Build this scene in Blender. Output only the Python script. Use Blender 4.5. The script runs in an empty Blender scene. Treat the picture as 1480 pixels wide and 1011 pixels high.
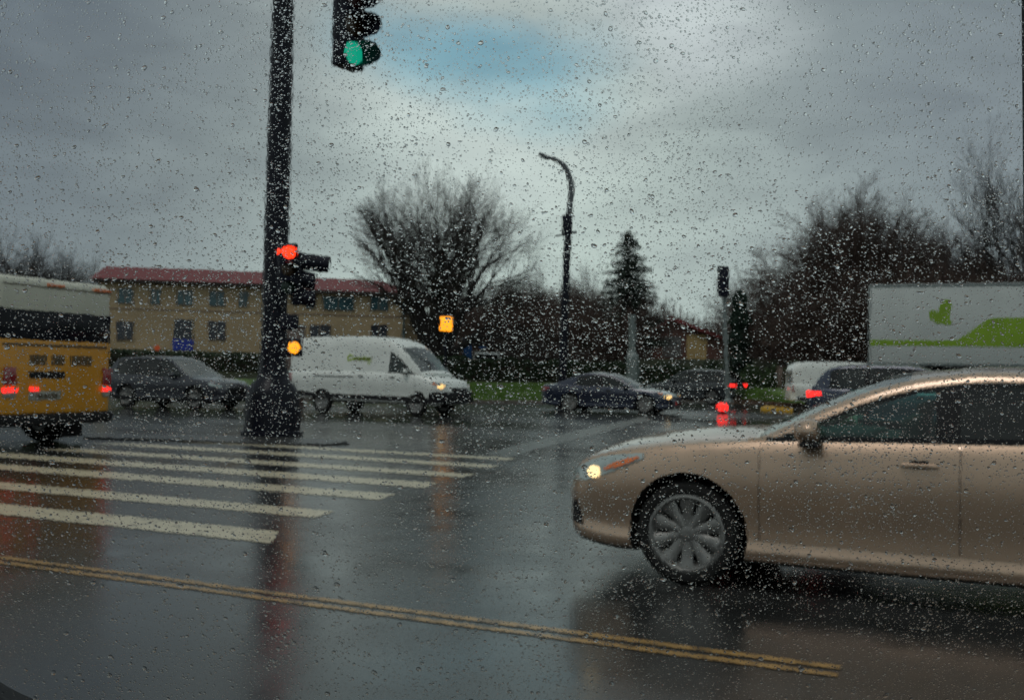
import bpy, bmesh, math, random
import numpy as np
from mathutils import Vector, Matrix, Euler
R = math.radians
random.seed(7); rng = np.random.default_rng(11)
sc = bpy.context.scene
col = sc.collection

# ------------------------------------------------------------------ camera frame (photo is 1480 x 1011)
F = 1480.0; CH = 1.30
CAMROT = Euler((0, 0, R(25))).to_matrix() @ Euler((R(90 + 1.335), 0, 0)).to_matrix() @ Euler((0, 0, R(1.0))).to_matrix()
CAMPOS = Vector((0, 0, CH))
def ray(px, py):
    return CAMROT @ Vector(((px - 740) / F, -(py - 505.5) / F, -1.0))
def at(px, py, D):                       # world point seen at a photo pixel at depth D
    return CAMPOS + ray(px, py) * D
def gnd(px, py, z=0.0):                  # ground point seen at a photo pixel
    d = ray(px, py); t = (z - CH) / d.z
    return CAMPOS + d * t
def hor(px):                             # horizon row at a column
    return 540 + (px - 740) * math.tan(R(1.0))
def foot(px, D, z=0.0):                  # the point on level z under a column at depth D
    p = at(px, hor(px), D); return Vector((p.x, p.y, z))

# ------------------------------------------------------------------ materials
def nt(name):
    m = bpy.data.materials.new(name); m.use_nodes = True
    t = m.node_tree; b = t.nodes['Principled BSDF']
    return m, t, b
def N(t, typ, **kw):
    n = t.nodes.new(typ)
    for k, v in kw.items():
        if k in n.inputs: n.inputs[k].default_value = v
        else: setattr(n, k, v)
    return n
def ramp(t, fac, p0, c0, p1, c1):
    r = t.nodes.new('ShaderNodeValToRGB'); e = r.color_ramp.elements
    e[0].position = p0; e[0].color = (*c0, 1) if len(c0) == 3 else c0
    e[1].position = p1; e[1].color = (*c1, 1) if len(c1) == 3 else c1
    t.links.new(fac, r.inputs[0]); return r
def mat(name, c, rough=.6, var=.18, scale=6, metal=0, coat=0, bump=0, bscale=40, spec=.5):
    m, t, b = nt(name)
    tc = N(t, 'ShaderNodeTexCoord')
    n = N(t, 'ShaderNodeTexNoise', Scale=scale, Detail=5.0)
    t.links.new(tc.outputs['Object'], n.inputs['Vector'])
    c0 = tuple(max(0, x * (1 - var)) for x in c); c1 = tuple(min(1, x * (1 + var)) for x in c)
    r = ramp(t, n.outputs['Fac'], .3, c0, .7, c1)
    t.links.new(r.outputs[0], b.inputs['Base Color'])
    rr = N(t, 'ShaderNodeMapRange'); rr.inputs['To Min'].default_value = max(0.02, rough * .8); rr.inputs['To Max'].default_value = min(1, rough * 1.2)
    t.links.new(n.outputs['Fac'], rr.inputs['Value']); t.links.new(rr.outputs[0], b.inputs['Roughness'])
    b.inputs['Metallic'].default_value = metal; b.inputs['Coat Weight'].default_value = coat
    b.inputs['Coat Roughness'].default_value = .08; b.inputs['Specular IOR Level'].default_value = spec
    if bump:
        n2 = N(t, 'ShaderNodeTexNoise', Scale=bscale, Detail=4.0)
        t.links.new(tc.outputs['Object'], n2.inputs['Vector'])
        bp = N(t, 'ShaderNodeBump', Strength=bump, Distance=.02)
        t.links.new(n2.outputs['Fac'], bp.inputs['Height']); t.links.new(bp.outputs[0], b.inputs['Normal'])
    return m
def emit(name, c, s):
    m, t, b = nt(name)
    n = N(t, 'ShaderNodeTexVoronoi', Scale=38.0); tc = N(t, 'ShaderNodeTexCoord'); t.links.new(tc.outputs['Object'], n.inputs['Vector'])
    r = ramp(t, n.outputs['Distance'], .0, tuple(c), .9, tuple(x * .75 for x in c))
    t.links.new(r.outputs[0], b.inputs['Emission Color']); b.inputs['Emission Strength'].default_value = s
    b.inputs['Base Color'].default_value = (*[x * .3 for x in c], 1); b.inputs['Roughness'].default_value = .3
    return m
def car_glass(name, tint, gl=.9, ior=1.6):
    m = bpy.data.materials.new(name); m.use_nodes = True; t = m.node_tree
    t.nodes.clear(); o = N(t, 'ShaderNodeOutputMaterial'); mx = N(t, 'ShaderNodeMixShader')
    tr = N(t, 'ShaderNodeBsdfTransparent'); tr.inputs[0].default_value = (*tint, 1)
    g = N(t, 'ShaderNodeBsdfGlossy'); g.inputs['Roughness'].default_value = .04; g.inputs[0].default_value = (gl, gl, gl, 1)
    fr = N(t, 'ShaderNodeFresnel', IOR=ior)
    ge = N(t, 'ShaderNodeNewGeometry'); ma = N(t, 'ShaderNodeMath', operation='SUBTRACT', use_clamp=True); t.links.new(fr.outputs[0], ma.inputs[0]); t.links.new(ge.outputs['Backfacing'], ma.inputs[1])
    t.links.new(ma.outputs[0], mx.inputs[0]); t.links.new(tr.outputs[0], mx.inputs[1]); t.links.new(g.outputs[0], mx.inputs[2])
    t.links.new(mx.outputs[0], o.inputs[0]); return m
def refr(name, ior, ripple=False):
    m = bpy.data.materials.new(name); m.use_nodes = True; t = m.node_tree
    t.nodes.clear(); o = N(t, 'ShaderNodeOutputMaterial')
    g = N(t, 'ShaderNodeBsdfRefraction', IOR=ior); g.inputs['Roughness'].default_value = 0; g.inputs[0].default_value = (1, 1, 1, 1)
    if ripple:
        tc = N(t, 'ShaderNodeTexCoord')
        mp = N(t, 'ShaderNodeMapping'); mp.inputs['Scale'].default_value = (1, .45, 1)
        t.links.new(tc.outputs['Object'], mp.inputs[0])
        n = N(t, 'ShaderNodeTexNoise', Scale=520.0, Detail=1.5); t.links.new(mp.outputs[0], n.inputs['Vector'])
        bp = N(t, 'ShaderNodeBump', Strength=1.0, Distance=RIPPLE); t.links.new(n.outputs['Fac'], bp.inputs['Height'])
        t.links.new(bp.outputs[0], g.inputs['Normal'])
    t.links.new(g.outputs[0], o.inputs[0]); return m
RIPPLE = 0.0000065

M = {}
M['gold'] = mat('gold_paint', (.48, .335, .24), .32, .05, 3, metal=.7, coat=.9)
M['navy'] = mat('navy_paint', (.012, .018, .045), .3, .1, 3, metal=.3, coat=1)
M['black_paint'] = mat('black_paint', (.012, .015, .02), .3, .1, 3, metal=.3, coat=1)
M['grey_paint'] = mat('grey_paint', (.018, .020, .032), .32, .1, 3, metal=.5, coat=.9)
M['blue_paint'] = mat('dark_blue_paint', (.03, .04, .075), .32, .1, 3, metal=.4, coat=.9)
M['white_paint'] = mat('white_paint', (.75, .78, .75), .4, .07, 2, coat=.5)
M['truck_white'] = mat('truck_white', (.50, .54, .53), .5, .08, 1.2)
M['lime'] = mat('lime_vinyl', (.20, .34, .012), .45, .12, 2)
M['lime_text'] = mat('lime_lettering', (.36, .50, .02), .45, .1, 2)
M['yellow'] = mat('bus_yellow', (.62, .27, .010), .42, .1, 2, coat=.4)
M['bus_white'] = mat('bus_white', (.56, .56, .48), .5, .08, 2)
M['black_glass'] = mat('tinted_glass', (.008, .009, .014), .16, .3, 3, spec=.18)
M['plastic'] = mat('black_plastic', (.012, .012, .014), .5, .3, 8, spec=.18)
M['interior'] = mat('dark_cloth', (.02, .022, .022), .9, .2, 10)
M['rubber'] = mat('tyre_rubber', (.014, .014, .014), .75, .25, 12, spec=.18)
M['alloy'] = mat('alloy', (.20, .20, .195), .42, .2, 14, metal=.6)
M['hub_dark'] = mat('wheel_well', (.006, .006, .006), .9, .2, 8)
M['chrome'] = mat('chrome', (.6, .6, .6), .15, .05, 8, metal=1)
M['lens_clear'] = mat('lens_clear', (.35, .42, .42), .12, .2, 20, coat=1)
M['lens_red'] = mat('lens_red', (.25, .01, .012), .2, .2, 20, coat=1)
M['lens_amber'] = mat('lens_amber', (.75, .16, .02), .25, .15, 20, coat=1)
M['lit_white'] = emit('lit_headlamp', (1, .74, .36), 1.6)
M['lit_head_far'] = emit('lit_headlamp_far', (1, .62, .22), 1.4)
M['lit_red'] = emit('lit_tail', (1, .02, .015), 2.2)
M['lit_red_signal'] = emit('lit_red_signal', (1, .035, .008), 2.6)
M['lit_green'] = emit('lit_green_signal', (.006, .36, .22), 1.0)
M['lit_amber'] = emit('lit_amber', (1, .36, .015), 1.7)
M['pole_black'] = mat('black_pole_paint', (.006, .007, .014), .38, .3, 9, spec=.18)
M['signal_black'] = mat('signal_housing', (.006, .007, .016), .45, .3, 9, spec=.18)
M['pole_grey'] = mat('galvanised', (.17, .20, .20), .5, .2, 9, metal=.3)
M['lamp_grey'] = mat('lamp_arm', (.10, .11, .12), .5, .2, 9, metal=.3)
M['kerb'] = mat('kerb_concrete', (.13, .11, .095), .7, .3, 3, bump=.3)
M['stucco'] = mat('beige_stucco', (.38, .285, .17), .85, .14, .5, bump=.3)
M['stucco_dark'] = mat('band_stucco', (.22, .16, .11), .85, .15, .6)
M['roof_red'] = mat('red_tiles', (.15, .018, .020), .6, .3, 2.5)
M['eave'] = mat('eave_boards', (.07, .055, .05), .8, .2, 3)
M['win_teal'] = mat('teal_window', (.035, .085, .10), .15, .35, 1.2)
M['win_dark'] = mat('dark_window', (.02, .025, .035), .15, .35, 1.2)
M['blue'] = mat('blue_paint', (.01, .03, .30), .4, .15, 4)
M['blue_sign'] = mat('blue_sign', (.01, .07, .22), .4, .15, 4)
M['orange'] = mat('orange_sign', (.8, .10, .015), .4, .1, 5)
M['red_post'] = mat('red_post', (.35, .02, .02), .4, .1, 5)
M['brown_panel'] = mat('brown_panel', (.12, .085, .07), .6, .2, 3)
M['brick'] = mat('brown_brick', (.10, .045, .035), .85, .3, 3)
M['house_yellow'] = mat('yellow_stucco', (.38, .27, .12), .85, .12, 2)
M['house_grey'] = mat('grey_siding', (.10, .10, .10), .8, .2, 2)
M['bark'] = mat('wet_bark', (.022, .018, .017), .85, .3, 5)
M['twig'] = mat('wet_twigs', (.042, .034, .032), .9, .3, 5)
M['twig_brown'] = mat('brown_twigs', (.068, .044, .036), .9, .3, 4)
M['needle'] = mat('dark_needles', (.016, .028, .018), .8, .4, 4)
M['evergreen'] = mat('evergreen_leaves', (.014, .034, .022), .8, .4, 4)
M['hedge'] = mat('hedge_leaves', (.018, .036, .014), .8, .5, 2)
M['shrub_green'] = mat('shrub_leaves', (.035, .062, .020), .8, .4, 2)
M['grass'] = mat('grass_blades', (.07, .14, .016), .9, .3, 1.0)
M['turf'] = mat('turf', (.06, .11, .016), .95, .35, .8, bump=.5, bscale=12)
M['earth'] = mat('earth', (.026, .030, .016), .95, .4, .3, bump=.5, bscale=4, spec=.1)
M['leaf_litter'] = mat('leaf_litter', (.07, .035, .018), .95, .5, 4, bump=.5)
M['yellow_pad'] = mat('yellow_pad', (.65, .36, .02), .35, .1, 4)
M['letter'] = mat('faded_lettering', (.085, .065, .04), .6, .3, 12)
M['plate'] = mat('plate', (.26, .27, .24), .5, .3, 14)

def road_material():
    m, t, b = nt('wet_asphalt')
    tc = N(t, 'ShaderNodeTexCoord')
    big = N(t, 'ShaderNodeTexNoise', Scale=.16, Detail=4.0, Roughness=.6)
    mp = N(t, 'ShaderNodeMapping'); mp.inputs['Scale'].default_value = (.35, 1.2, 1); t.links.new(tc.outputs['Object'], mp.inputs[0])
    t.links.new(mp.outputs[0], big.inputs['Vector'])
    fine = N(t, 'ShaderNodeTexNoise', Scale=90.0, Detail=3.0); t.links.new(tc.outputs['Object'], fine.inputs['Vector'])
    mid = N(t, 'ShaderNodeTexNoise', Scale=2.2, Detail=5.0); t.links.new(tc.outputs['Object'], mid.inputs['Vector'])
    c = ramp(t, mid.outputs['Fac'], .3, (.018, .019, .019), .75, (.038, .039, .038))
    t.links.new(c.outputs[0], b.inputs['Base Color'])
    a = N(t, 'ShaderNodeMath', operation='MULTIPLY_ADD'); a.inputs[1].default_value = .35
    t.links.new(mid.outputs['Fac'], a.inputs[0]); t.links.new(big.outputs['Fac'], a.inputs[2])
    rr = N(t, 'ShaderNodeMapRange'); rr.inputs['From Min'].default_value = .5; rr.inputs['From Max'].default_value = .85
    rr.inputs['To Min'].default_value = .09; rr.inputs['To Max'].default_value = .29
    t.links.new(a.outputs[0], rr.inputs['Value']); t.links.new(rr.outputs[0], b.inputs['Roughness'])
    br = N(t, 'ShaderNodeMapRange'); br.inputs['From Min'].default_value = .5; br.inputs['From Max'].default_value = .85
    br.inputs['To Min'].default_value = .02; br.inputs['To Max'].default_value = .20
    t.links.new(a.outputs[0], br.inputs['Value'])
    bp = N(t, 'ShaderNodeBump', Distance=.01); t.links.new(br.outputs[0], bp.inputs['Strength']); t.links.new(fine.outputs['Fac'], bp.inputs['Height'])
    rip = N(t, 'ShaderNodeTexNoise', Scale=5.0, Detail=2.0); t.links.new(tc.outputs['Object'], rip.inputs['Vector'])
    bp2 = N(t, 'ShaderNodeBump', Strength=.045, Distance=.015); t.links.new(rip.outputs['Fac'], bp2.inputs['Height']); t.links.new(bp.outputs[0], bp2.inputs['Normal'])
    t.links.new(bp2.outputs[0], b.inputs['Normal'])
    b.inputs['Specular IOR Level'].default_value = .5
    return m
M['road'] = road_material()
def paint_material(name, c, worn=.35):
    m, t, b = nt(name)
    tc = N(t, 'ShaderNodeTexCoord')
    n = N(t, 'ShaderNodeTexNoise', Scale=7.0, Detail=8.0, Roughness=.7); t.links.new(tc.outputs['Object'], n.inputs['Vector'])
    r = ramp(t, n.outputs['Fac'], worn, tuple(x * .25 for x in c), worn + .16, tuple(c)); t.links.new(r.outputs[0], b.inputs['Base Color'])
    b.inputs['Roughness'].default_value = .3
    f = N(t, 'ShaderNodeTexNoise', Scale=70.0); t.links.new(tc.outputs['Object'], f.inputs['Vector'])
    bp = N(t, 'ShaderNodeBump', Strength=.15, Distance=.01); t.links.new(f.outputs['Fac'], bp.inputs['Height']); t.links.new(bp.outputs[0], b.inputs['Normal'])
    return m
M['stripe'] = paint_material('crosswalk_paint', (.56, .50, .36), .33)
M['yline'] = paint_material('yellow_line_paint', (.38, .22, .07), .38)
M['faint'] = paint_material('faded_white_paint', (.12, .12, .105), .44)

# ------------------------------------------------------------------ mesh builder
class MB:
    def __init__(s): s.v = []; s.f = []; s.m = []
    def add(s, vs, fs, mi=0):
        o = len(s.v); s.v += [tuple(v) for v in vs]; s.f += [tuple(i + o for i in f) for f in fs]; s.m += [mi] * len(fs); return s
    def box(s, x0, x1, y0, y1, z0, z1, mi=0):
        v = [(x, y, z) for z in (z0, z1) for y in (y0, y1) for x in (x0, x1)]
        return s.add(v, [(0, 2, 3, 1), (4, 5, 7, 6), (0, 1, 5, 4), (2, 6, 7, 3), (0, 4, 6, 2), (1, 3, 7, 5)], mi)
    def rbox(s, x0, x1, y0, y1, z0, z1, bev=.02, seg=2, mi=0, mtx=None):
        bm = bmesh.new(); bmesh.ops.create_cube(bm, size=1)
        for v in bm.verts: v.co = Vector(((x0 + x1) / 2 + v.co.x * (x1 - x0), (y0 + y1) / 2 + v.co.y * (y1 - y0), (z0 + z1) / 2 + v.co.z * (z1 - z0)))
        bmesh.ops.bevel(bm, geom=bm.edges[:], offset=bev, segments=seg, affect='EDGES', profile=.5)
        if mtx: bmesh.ops.transform(bm, matrix=mtx, verts=bm.verts)
        bm.verts.index_update()
        s.add([v.co[:] for v in bm.verts], [[v.index for v in f.verts] for f in bm.faces], mi); bm.free(); return s
    def tube(s, pts, rads, n=8, mi=0, cap=True):
        pts = [Vector(p) for p in pts]; o = len(s.v); u = None
        for i, p in enumerate(pts):
            d = (pts[min(i + 1, len(pts) - 1)] - pts[max(i - 1, 0)]).normalized()
            if u is None:
                u = d.orthogonal().normalized()
            else:
                u = (u - d * u.dot(d)); u = u.normalized() if u.length > 1e-6 else d.orthogonal().normalized()
            w = d.cross(u); r = rads[i] if hasattr(rads, '__len__') else rads
            for k in range(n):
                a = 2 * math.pi * k / n; q = p + (u * math.cos(a) + w * math.sin(a)) * r; s.v.append((q.x, q.y, q.z))
        for i in range(len(pts) - 1):
            for k in range(n):
                a = o + i * n + k; b = o + i * n + (k + 1) % n
                s.f.append((a, b, b + n, a + n)); s.m.append(mi)
        if cap:
            s.f.append(tuple(o + k for k in range(n))[::-1]); s.m.append(mi)
            e = o + (len(pts) - 1) * n; s.f.append(tuple(e + k for k in range(n))); s.m.append(mi)
        return s
    def lathe(s, prof, n=32, axis='y', mi=0, mtx=None, close=True):   # prof: (r, h)
        vs = []; fs = []
        for r, h in prof:
            for k in range(n):
                a = 2 * math.pi * k / n; c, d = math.cos(a) * r, math.sin(a) * r
                p = Vector({'y': (c, h, d), 'z': (c, d, h), 'x': (h, c, d)}[axis])
                if mtx: p = mtx @ p
                vs.append(p)
        for i in range(len(prof) - 1):
            for k in range(n):
                a = i * n + k; b = i * n + (k + 1) % n; fs.append((a, b, b + n, a + n))
        if close:
            fs.append(tuple(range(n))[::-1]); fs.append(tuple((len(prof) - 1) * n + k for k in range(n)))
        return s.add(vs, fs, mi)
    def prism(s, poly, y0, y1, mi=0, frame=None):     # poly in (x,z), extruded along y
        n = len(poly); vs = [(p[0], y0, p[1]) for p in poly] + [(p[0], y1, p[1]) for p in poly]
        if frame: vs = [frame @ Vector(v) for v in vs]
        fs = [tuple(range(n)), tuple(range(2 * n - 1, n - 1, -1))] + [(i, i + n, (i + 1) % n + n, (i + 1) % n) for i in range(n)]
        return s.add(vs, fs, mi)
    def build(s, name, mats, parent=None, smooth=None, normals=True):
        me = bpy.data.meshes.new(name); me.from_pydata(s.v, [], s.f)
        if not isinstance(mats, (list, tuple)): mats = [mats]
        for x in mats: me.materials.append(x)
        if len(mats) > 1: me.polygons.foreach_set('material_index', s.m)
        if normals:
            bm = bmesh.new(); bm.from_mesh(me); bmesh.ops.recalc_face_normals(bm, faces=bm.faces); bm.to_mesh(me); bm.free()
        if smooth is not None:
            me.polygons.foreach_set('use_smooth', [True] * len(me.polygons))
            me.set_sharp_from_angle(angle=R(smooth))
        me.update()
        o = bpy.data.objects.new(name, me); col.objects.link(o)
        if parent: o.parent = parent
        return o
def tag(o, label=None, cat=None, group=None, kind=None):
    if label: o['label'] = label
    if cat: o['category'] = cat
    if group: o['group'] = group
    if kind: o['kind'] = kind
    return o
def empty(name, loc, rz=0, label=None, cat=None, group=None, parent=None):
    o = bpy.data.objects.new(name, None); col.objects.link(o); o.location = loc; o.rotation_euler = (0, 0, rz)
    o.empty_display_size = .2
    if parent: o.parent = parent
    return tag(o, label, cat, group)
def copy_tree(o, parent=None):
    c = o.copy(); col.objects.link(c); c.parent = parent
    for ch in list(o.children): copy_tree(ch, c)
    return c
def curve(pts):
    xs = [p[0] for p in pts]; ys = [p[1] for p in pts]; n = len(xs)
    d = [(ys[i + 1] - ys[i]) / (xs[i + 1] - xs[i]) for i in range(n - 1)]
    m = [d[0]] + [0 if d[i - 1] * d[i] <= 0 else 2 * d[i - 1] * d[i] / (d[i - 1] + d[i]) for i in range(1, n - 1)] + [d[-1]]
    def f(x):
        if x <= xs[0]: return ys[0]
        if x >= xs[-1]: return ys[-1]
        i = 0
        while x > xs[i + 1]: i += 1
        h = xs[i + 1] - xs[i]; t = (x - xs[i]) / h
        return ys[i] * (2*t**3 - 3*t**2 + 1) + h * m[i] * (t**3 - 2*t**2 + t) + ys[i + 1] * (-2*t**3 + 3*t**2) + h * m[i + 1] * (t**3 - t**2)
    return f

# ------------------------------------------------------------------ vehicles
def wheel(parent, x, y, r, rim_r, spokes=10, w=.22, wide=.6, side=1):
    e = empty('wheel', (x, y, r), 0, parent=parent)
    if side < 0: e.rotation_euler = (0, 0, math.pi)
    # outer face towards +y
    t = MB(); h = w / 2
    t.lathe([(rim_r, -h * .9), (rim_r + .02, -h), (r - .03, -h * .95), (r, -h * .6), (r, h * .6), (r - .03, h * .95), (rim_r + .025, h), (rim_r, h * .88), (rim_r, -h * .9)], 40, close=False)
    t.build('tyre', M['rubber'], e, 35)
    m = MB()
    m.lathe([(rim_r + .012, h * .95), (rim_r - .006, h * 1.0), (rim_r - .03, h * .78), (rim_r - .045, h * .3), (rim_r - .045, -h * .8), (rim_r, -h * .8)], 40, close=False)
    m.lathe([(.0, h * .72), (.03, h * .74), (.055, h * .68), (.075, h * .62), (.08, h * .3)], 20, close=False)
    m.lathe([(rim_r - .05, -h * .1), (.0, -h * .1)], 30, close=False, mi=1)
    for k in range(spokes):
        a = 2 * math.pi * k / spokes; rm = Matrix.Rotation(a, 4, 'Y')
        wi = .05 * wide * 1.1; wo = (rim_r * 2 * math.pi / spokes) * wide * .5
        v = []
        for (rr, ww, yy) in ((.05, wi, h * .62), (rim_r * .55, wo * .62, h * .66), (rim_r - .02, wo, h * .8)):
            for (dx, dy) in ((-ww, 0), (-ww * .5, .014), (ww * .5, .014), (ww, 0), (0, -.04)):
                v.append(rm @ Vector((dx, yy + dy, rr)))
        f = []
        for i in range(2):
            for j in range(5):
                a0 = i * 5 + j; b0 = i * 5 + (j + 1) % 5; f.append((a0, b0, b0 + 5, a0 + 5))
        m.add(v, f, 0)
    m.build('rim', [M['alloy'], M['hub_dark']], e, 40)
    return e

def resample(ctrl, k=4):
    out = []
    n = len(ctrl)
    for i in range(n - 1):
        p0 = ctrl[max(i - 1, 0)]; p1 = ctrl[i]; p2 = ctrl[i + 1]; p3 = ctrl[min(i + 2, n - 1)]
        for j in range(k):
            t = j / k
            out.append(tuple(.5 * (2*b + (c - a) * t + (2*a - 5*b + 4*c - d) * t*t + (-a + 3*b - 3*c + d) * t**3) for a, b, c, d in zip(p0, p1, p2, p3)))
    out.append(ctrl[-1]); return out

def car(name, label, cat, loc, rz, paint, T, group=None, head=None, tail=None, glass=None, hi=False):
    L = T['L']; E = curve(T['E']); C = curve(T['C']); W = curve(T['W']); B = curve(T['B']); H = curve(T['H'])
    X = lambda s: L / 2 - s
    root = empty(name, loc, rz, label, cat, group)
    g0, g1 = T['H'][0][0], T['H'][-1][0]
    lean = T.get('lean', .34)
    def ring(s):
        w, e, c, b = W(s), E(s), C(s), B(s); k = e - b
        return [(0, b), (.6*w, b), (.88*w, b + .005), (.955*w, b + .03), (.978*w, b + .085), (.967*w, b + .125), (.961*w, b + .16), (.967*w, b + .3*k + .03), (.988*w, b + .52*k),
                (1.0*w, b + .68*k), (.990*w, b + .84*k), (.968*w, e - .045), (.945*w, e - .008), (.915*w, e + .15*(c - e)), (.75*w, e + .5*(c - e)), (.4*w, e + .86*(c - e)), (0, c)]
    def side_y(s, z):
        rs = resample(ring(s), 3)[6:]
        best = rs[0][0]
        for (y0, z0), (y1, z1) in zip(rs, rs[1:]):
            if z0 <= z <= z1 and z1 > z0:
                return y0 + (y1 - y0) * (z - z0) / (z1 - z0)
        return rs[-1][0] if z > rs[-1][1] else best
    # lower body
    k = 4 if hi else 2
    ns = [0, .02, .05, .1, .16, .24, .33, .44]; ns += [(.44 + (L - .88) * i / (34 if hi else 22)) for i in range(1, (34 if hi else 22) + 1)]; ns += [L - .33, L - .24, L - .16, L - .1, L - .05, L - .02, L]
    ns = sorted(set(round(s, 4) for s in ns))
    b = MB(); rows = []
    for s in ns:
        half = resample(ring(s), k); n = len(half)
        full = [(X(s), y, z) for y, z in half] + [(X(s), -y, z) for y, z in half[-2:0:-1]]
        rows.append(full)
    nn = len(rows[0]); vs = [p for r in rows for p in r]; fs = []; ms = []
    i_sh = 12 * k + 2
    for i in range(len(rows) - 1):
        sm = (ns[i] + ns[i + 1]) / 2
        for j in range(nn):
            fs.append((i * nn + j, i * nn + (j + 1) % nn, (i + 1) * nn + (j + 1) % nn, (i + 1) * nn + j))
            top = i_sh <= j < nn - i_sh
            low = j < 3 * k or j >= nn - 3 * k
            ms.append(1 if (top and g0 + .12 < sm < g1 - .1) or low else 0)
    # rounded nose and tail
    def cap(row, sgn):
        o = len(vs); zc = sum(p[2] for p in row) / nn
        for (sh, dx) in ((.9, .022), (.6, .04)):
            for p in row: vs.append((p[0] + sgn * dx, p[1] * (1 - (1 - sh) * .5), zc + (p[2] - zc) * sh))
        return o
    o1 = cap(rows[0], 1); o2 = cap(rows[-1], -1)
    for j in range(nn):
        q = (j + 1) % nn; e0 = (len(rows) - 1) * nn
        fs += [(q, j, o1 + j, o1 + q), (o1 + q, o1 + j, o1 + nn + j, o1 + nn + q), (e0 + j, e0 + q, o2 + q, o2 + j), (o2 + j, o2 + q, o2 + nn + q, o2 + nn + j)]; ms += [0] * 4
    fs.append(tuple(o1 + nn + j for j in range(nn))[::-1]); fs.append(tuple(o2 + nn + j for j in range(nn))); ms += [0, 0]
    b.v = vs; b.f = fs; b.m = ms
    body = b.build('body', [paint, M['interior'], M['hub_dark']], root, 38)
    # wheel arches
    wr, rr_ = T['wheel']; ar = wr + .055
    for s in T['axles']:
        cut = MB()
        for sg in (1, -1):
            w = W(s)
            cut.lathe([(ar, sg * (w - .30)), (ar, sg * (w - .05)), (ar + .012, sg * (w + .15))], 44, mtx=Matrix.Translation((X(s), 0, wr + .0)))
        c = cut.build('cut', M['hub_dark'], root)
        md = body.modifiers.new('a', 'BOOLEAN'); md.object = c; md.operation = 'DIFFERENCE'; md.solver = 'EXACT'; md.material_mode = 'TRANSFER'
        dg = bpy.context.evaluated_depsgraph_get(); dg.update()
        me = bpy.data.meshes.new_from_object(body.evaluated_get(dg)); body.modifiers.clear(); old = body.data; body.data = me; me.name = 'body'
        bpy.data.objects.remove(c); bpy.data.meshes.remove(old)
        me.set_sharp_from_angle(angle=R(38))
    # patches lying on the body side, both sides unless told
    def patch(nm, s0, s1, lo, hi_, mt, off=.004, par=root, sides=(1, -1), cols=14, rows_=6, sep=True):
        lo = lo if callable(lo) else curve(lo); hi_ = hi_ if callable(hi_) else curve(hi_)
        out = []
        for sg in sides:
            m = MB(); v = []
            for lay in (off, -.012):
                for i in range(cols + 1):
                    s = s0 + (s1 - s0) * i / cols; a, z = lo(s), hi_(s); z = max(z, a + .001)
                    for j in range(rows_ + 1):
                        zz = a + (z - a) * j / rows_; y = side_y(s, zz)
                        dw = (side_y(s + .02, zz) - side_y(s - .02, zz)) / .04
                        nx = Vector((dw, 1.0)).normalized()
                        v.append((X(s) + nx.x * lay, sg * (y + nx.y * lay), zz))
            q = rows_ + 1; n = (cols + 1) * q; f = []
            for i in range(cols):
                for j in range(rows_):
                    a = i * q + j; f.append((a, a + 1, a + q + 1, a + q)); f.append((n + a, n + a + q, n + a + q + 1, n + a + 1))
            for i in range(cols):
                a = i * q; f.append((a, a + q, n + a + q, n + a)); a = i * q + rows_; f.append((a, n + a, n + a + q, a + q))
            for j in range(rows_):
                f.append((j, n + j, n + j + 1, j + 1)); a = cols * q + j; f.append((a, a + 1, n + a + 1, n + a))
            m.add(v, f); out.append(m.build(nm, mt, par, 40))
        return out
    # doors, shut lines, handles
    for di, (a, z) in enumerate(T['doors']):
        for sg in (1, -1):
            dlo = T.get('door_lo', lambda s: B(s) + .155)
            d = patch('door', a, z, dlo, lambda s: E(s) - .012, paint, .0035, sides=(sg,), cols=16 if hi else 8, rows_=14 if hi else 8)[0]
            for q in ((a - .010,) if di == 0 or di < len(T['doors']) - 1 else (a - .010, z)):
                patch('shut_line', q, q + (.004 if hi else .008), lambda s: dlo(s), lambda s: E(s) - .006, M['plastic'], .0018, d, (sg,), 1, 14)
            hz = E((a + z) / 2) - .115; hs = z - .30
            yy = side_y(hs + .09, hz)
            h = MB(); h.rbox(X(hs + .2), X(hs), yy + .012, yy + .045, hz - .012, hz + .014, .010)
            h.rbox(X(hs + .15), X(hs + .05), yy - .01, yy + .006, hz - .03, hz + .03, .006, mi=1)
            if sg < 0: h.v = [(x, -y, zz) for x, y, zz in h.v]
            h.build('handle', [paint if hi else M['plastic'], M['plastic']], d, 40)
    # lamps
    for sg in (1, -1):
        hl = patch('headlight', *T['headlight'][:2], T['headlight'][2], T['headlight'][3], M['lens_clear'], .008, sides=(sg,), cols=12)[0]
        if 'blinker' in T: patch('turn_lamp', *T['blinker'][:2], T['blinker'][2], T['blinker'][3], M['lens_amber'], .016, hl, (sg,), 8)
        if head and 'bulb' in T:
            bs, bz, br = T['bulb']; cz = lambda s, sg_: bz + sg_ * br * math.sqrt(max(0, 1 - ((s - bs) / (br * 1.25)) ** 2))
            patch('bulb', bs - br * 1.25, bs + br * 1.25, lambda s: cz(s, -1), lambda s: cz(s, 1), head, .014, hl, (sg,), 14, 5)
        tl = patch('taillight', *T['taillight'][:2], T['taillight'][2], T['taillight'][3], tail or M['lens_red'], .006, sides=(sg,), cols=8)[0]
        if 'fog' in T: patch('fog_recess', *T['fog'][:2], T['fog'][2], T['fog'][3], M['plastic'], .006, sides=(sg,), cols=8)
    if tail:
        zt = T['taillight_back']
        for y0t, y1t in ((zt[0], zt[1]), (-zt[1], -zt[0])): MB().rbox(-L/2 - .045, -L/2 + .05, y0t, y1t, zt[2], zt[3], .02).build('brake_lamp', tail, root, 40)
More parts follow.
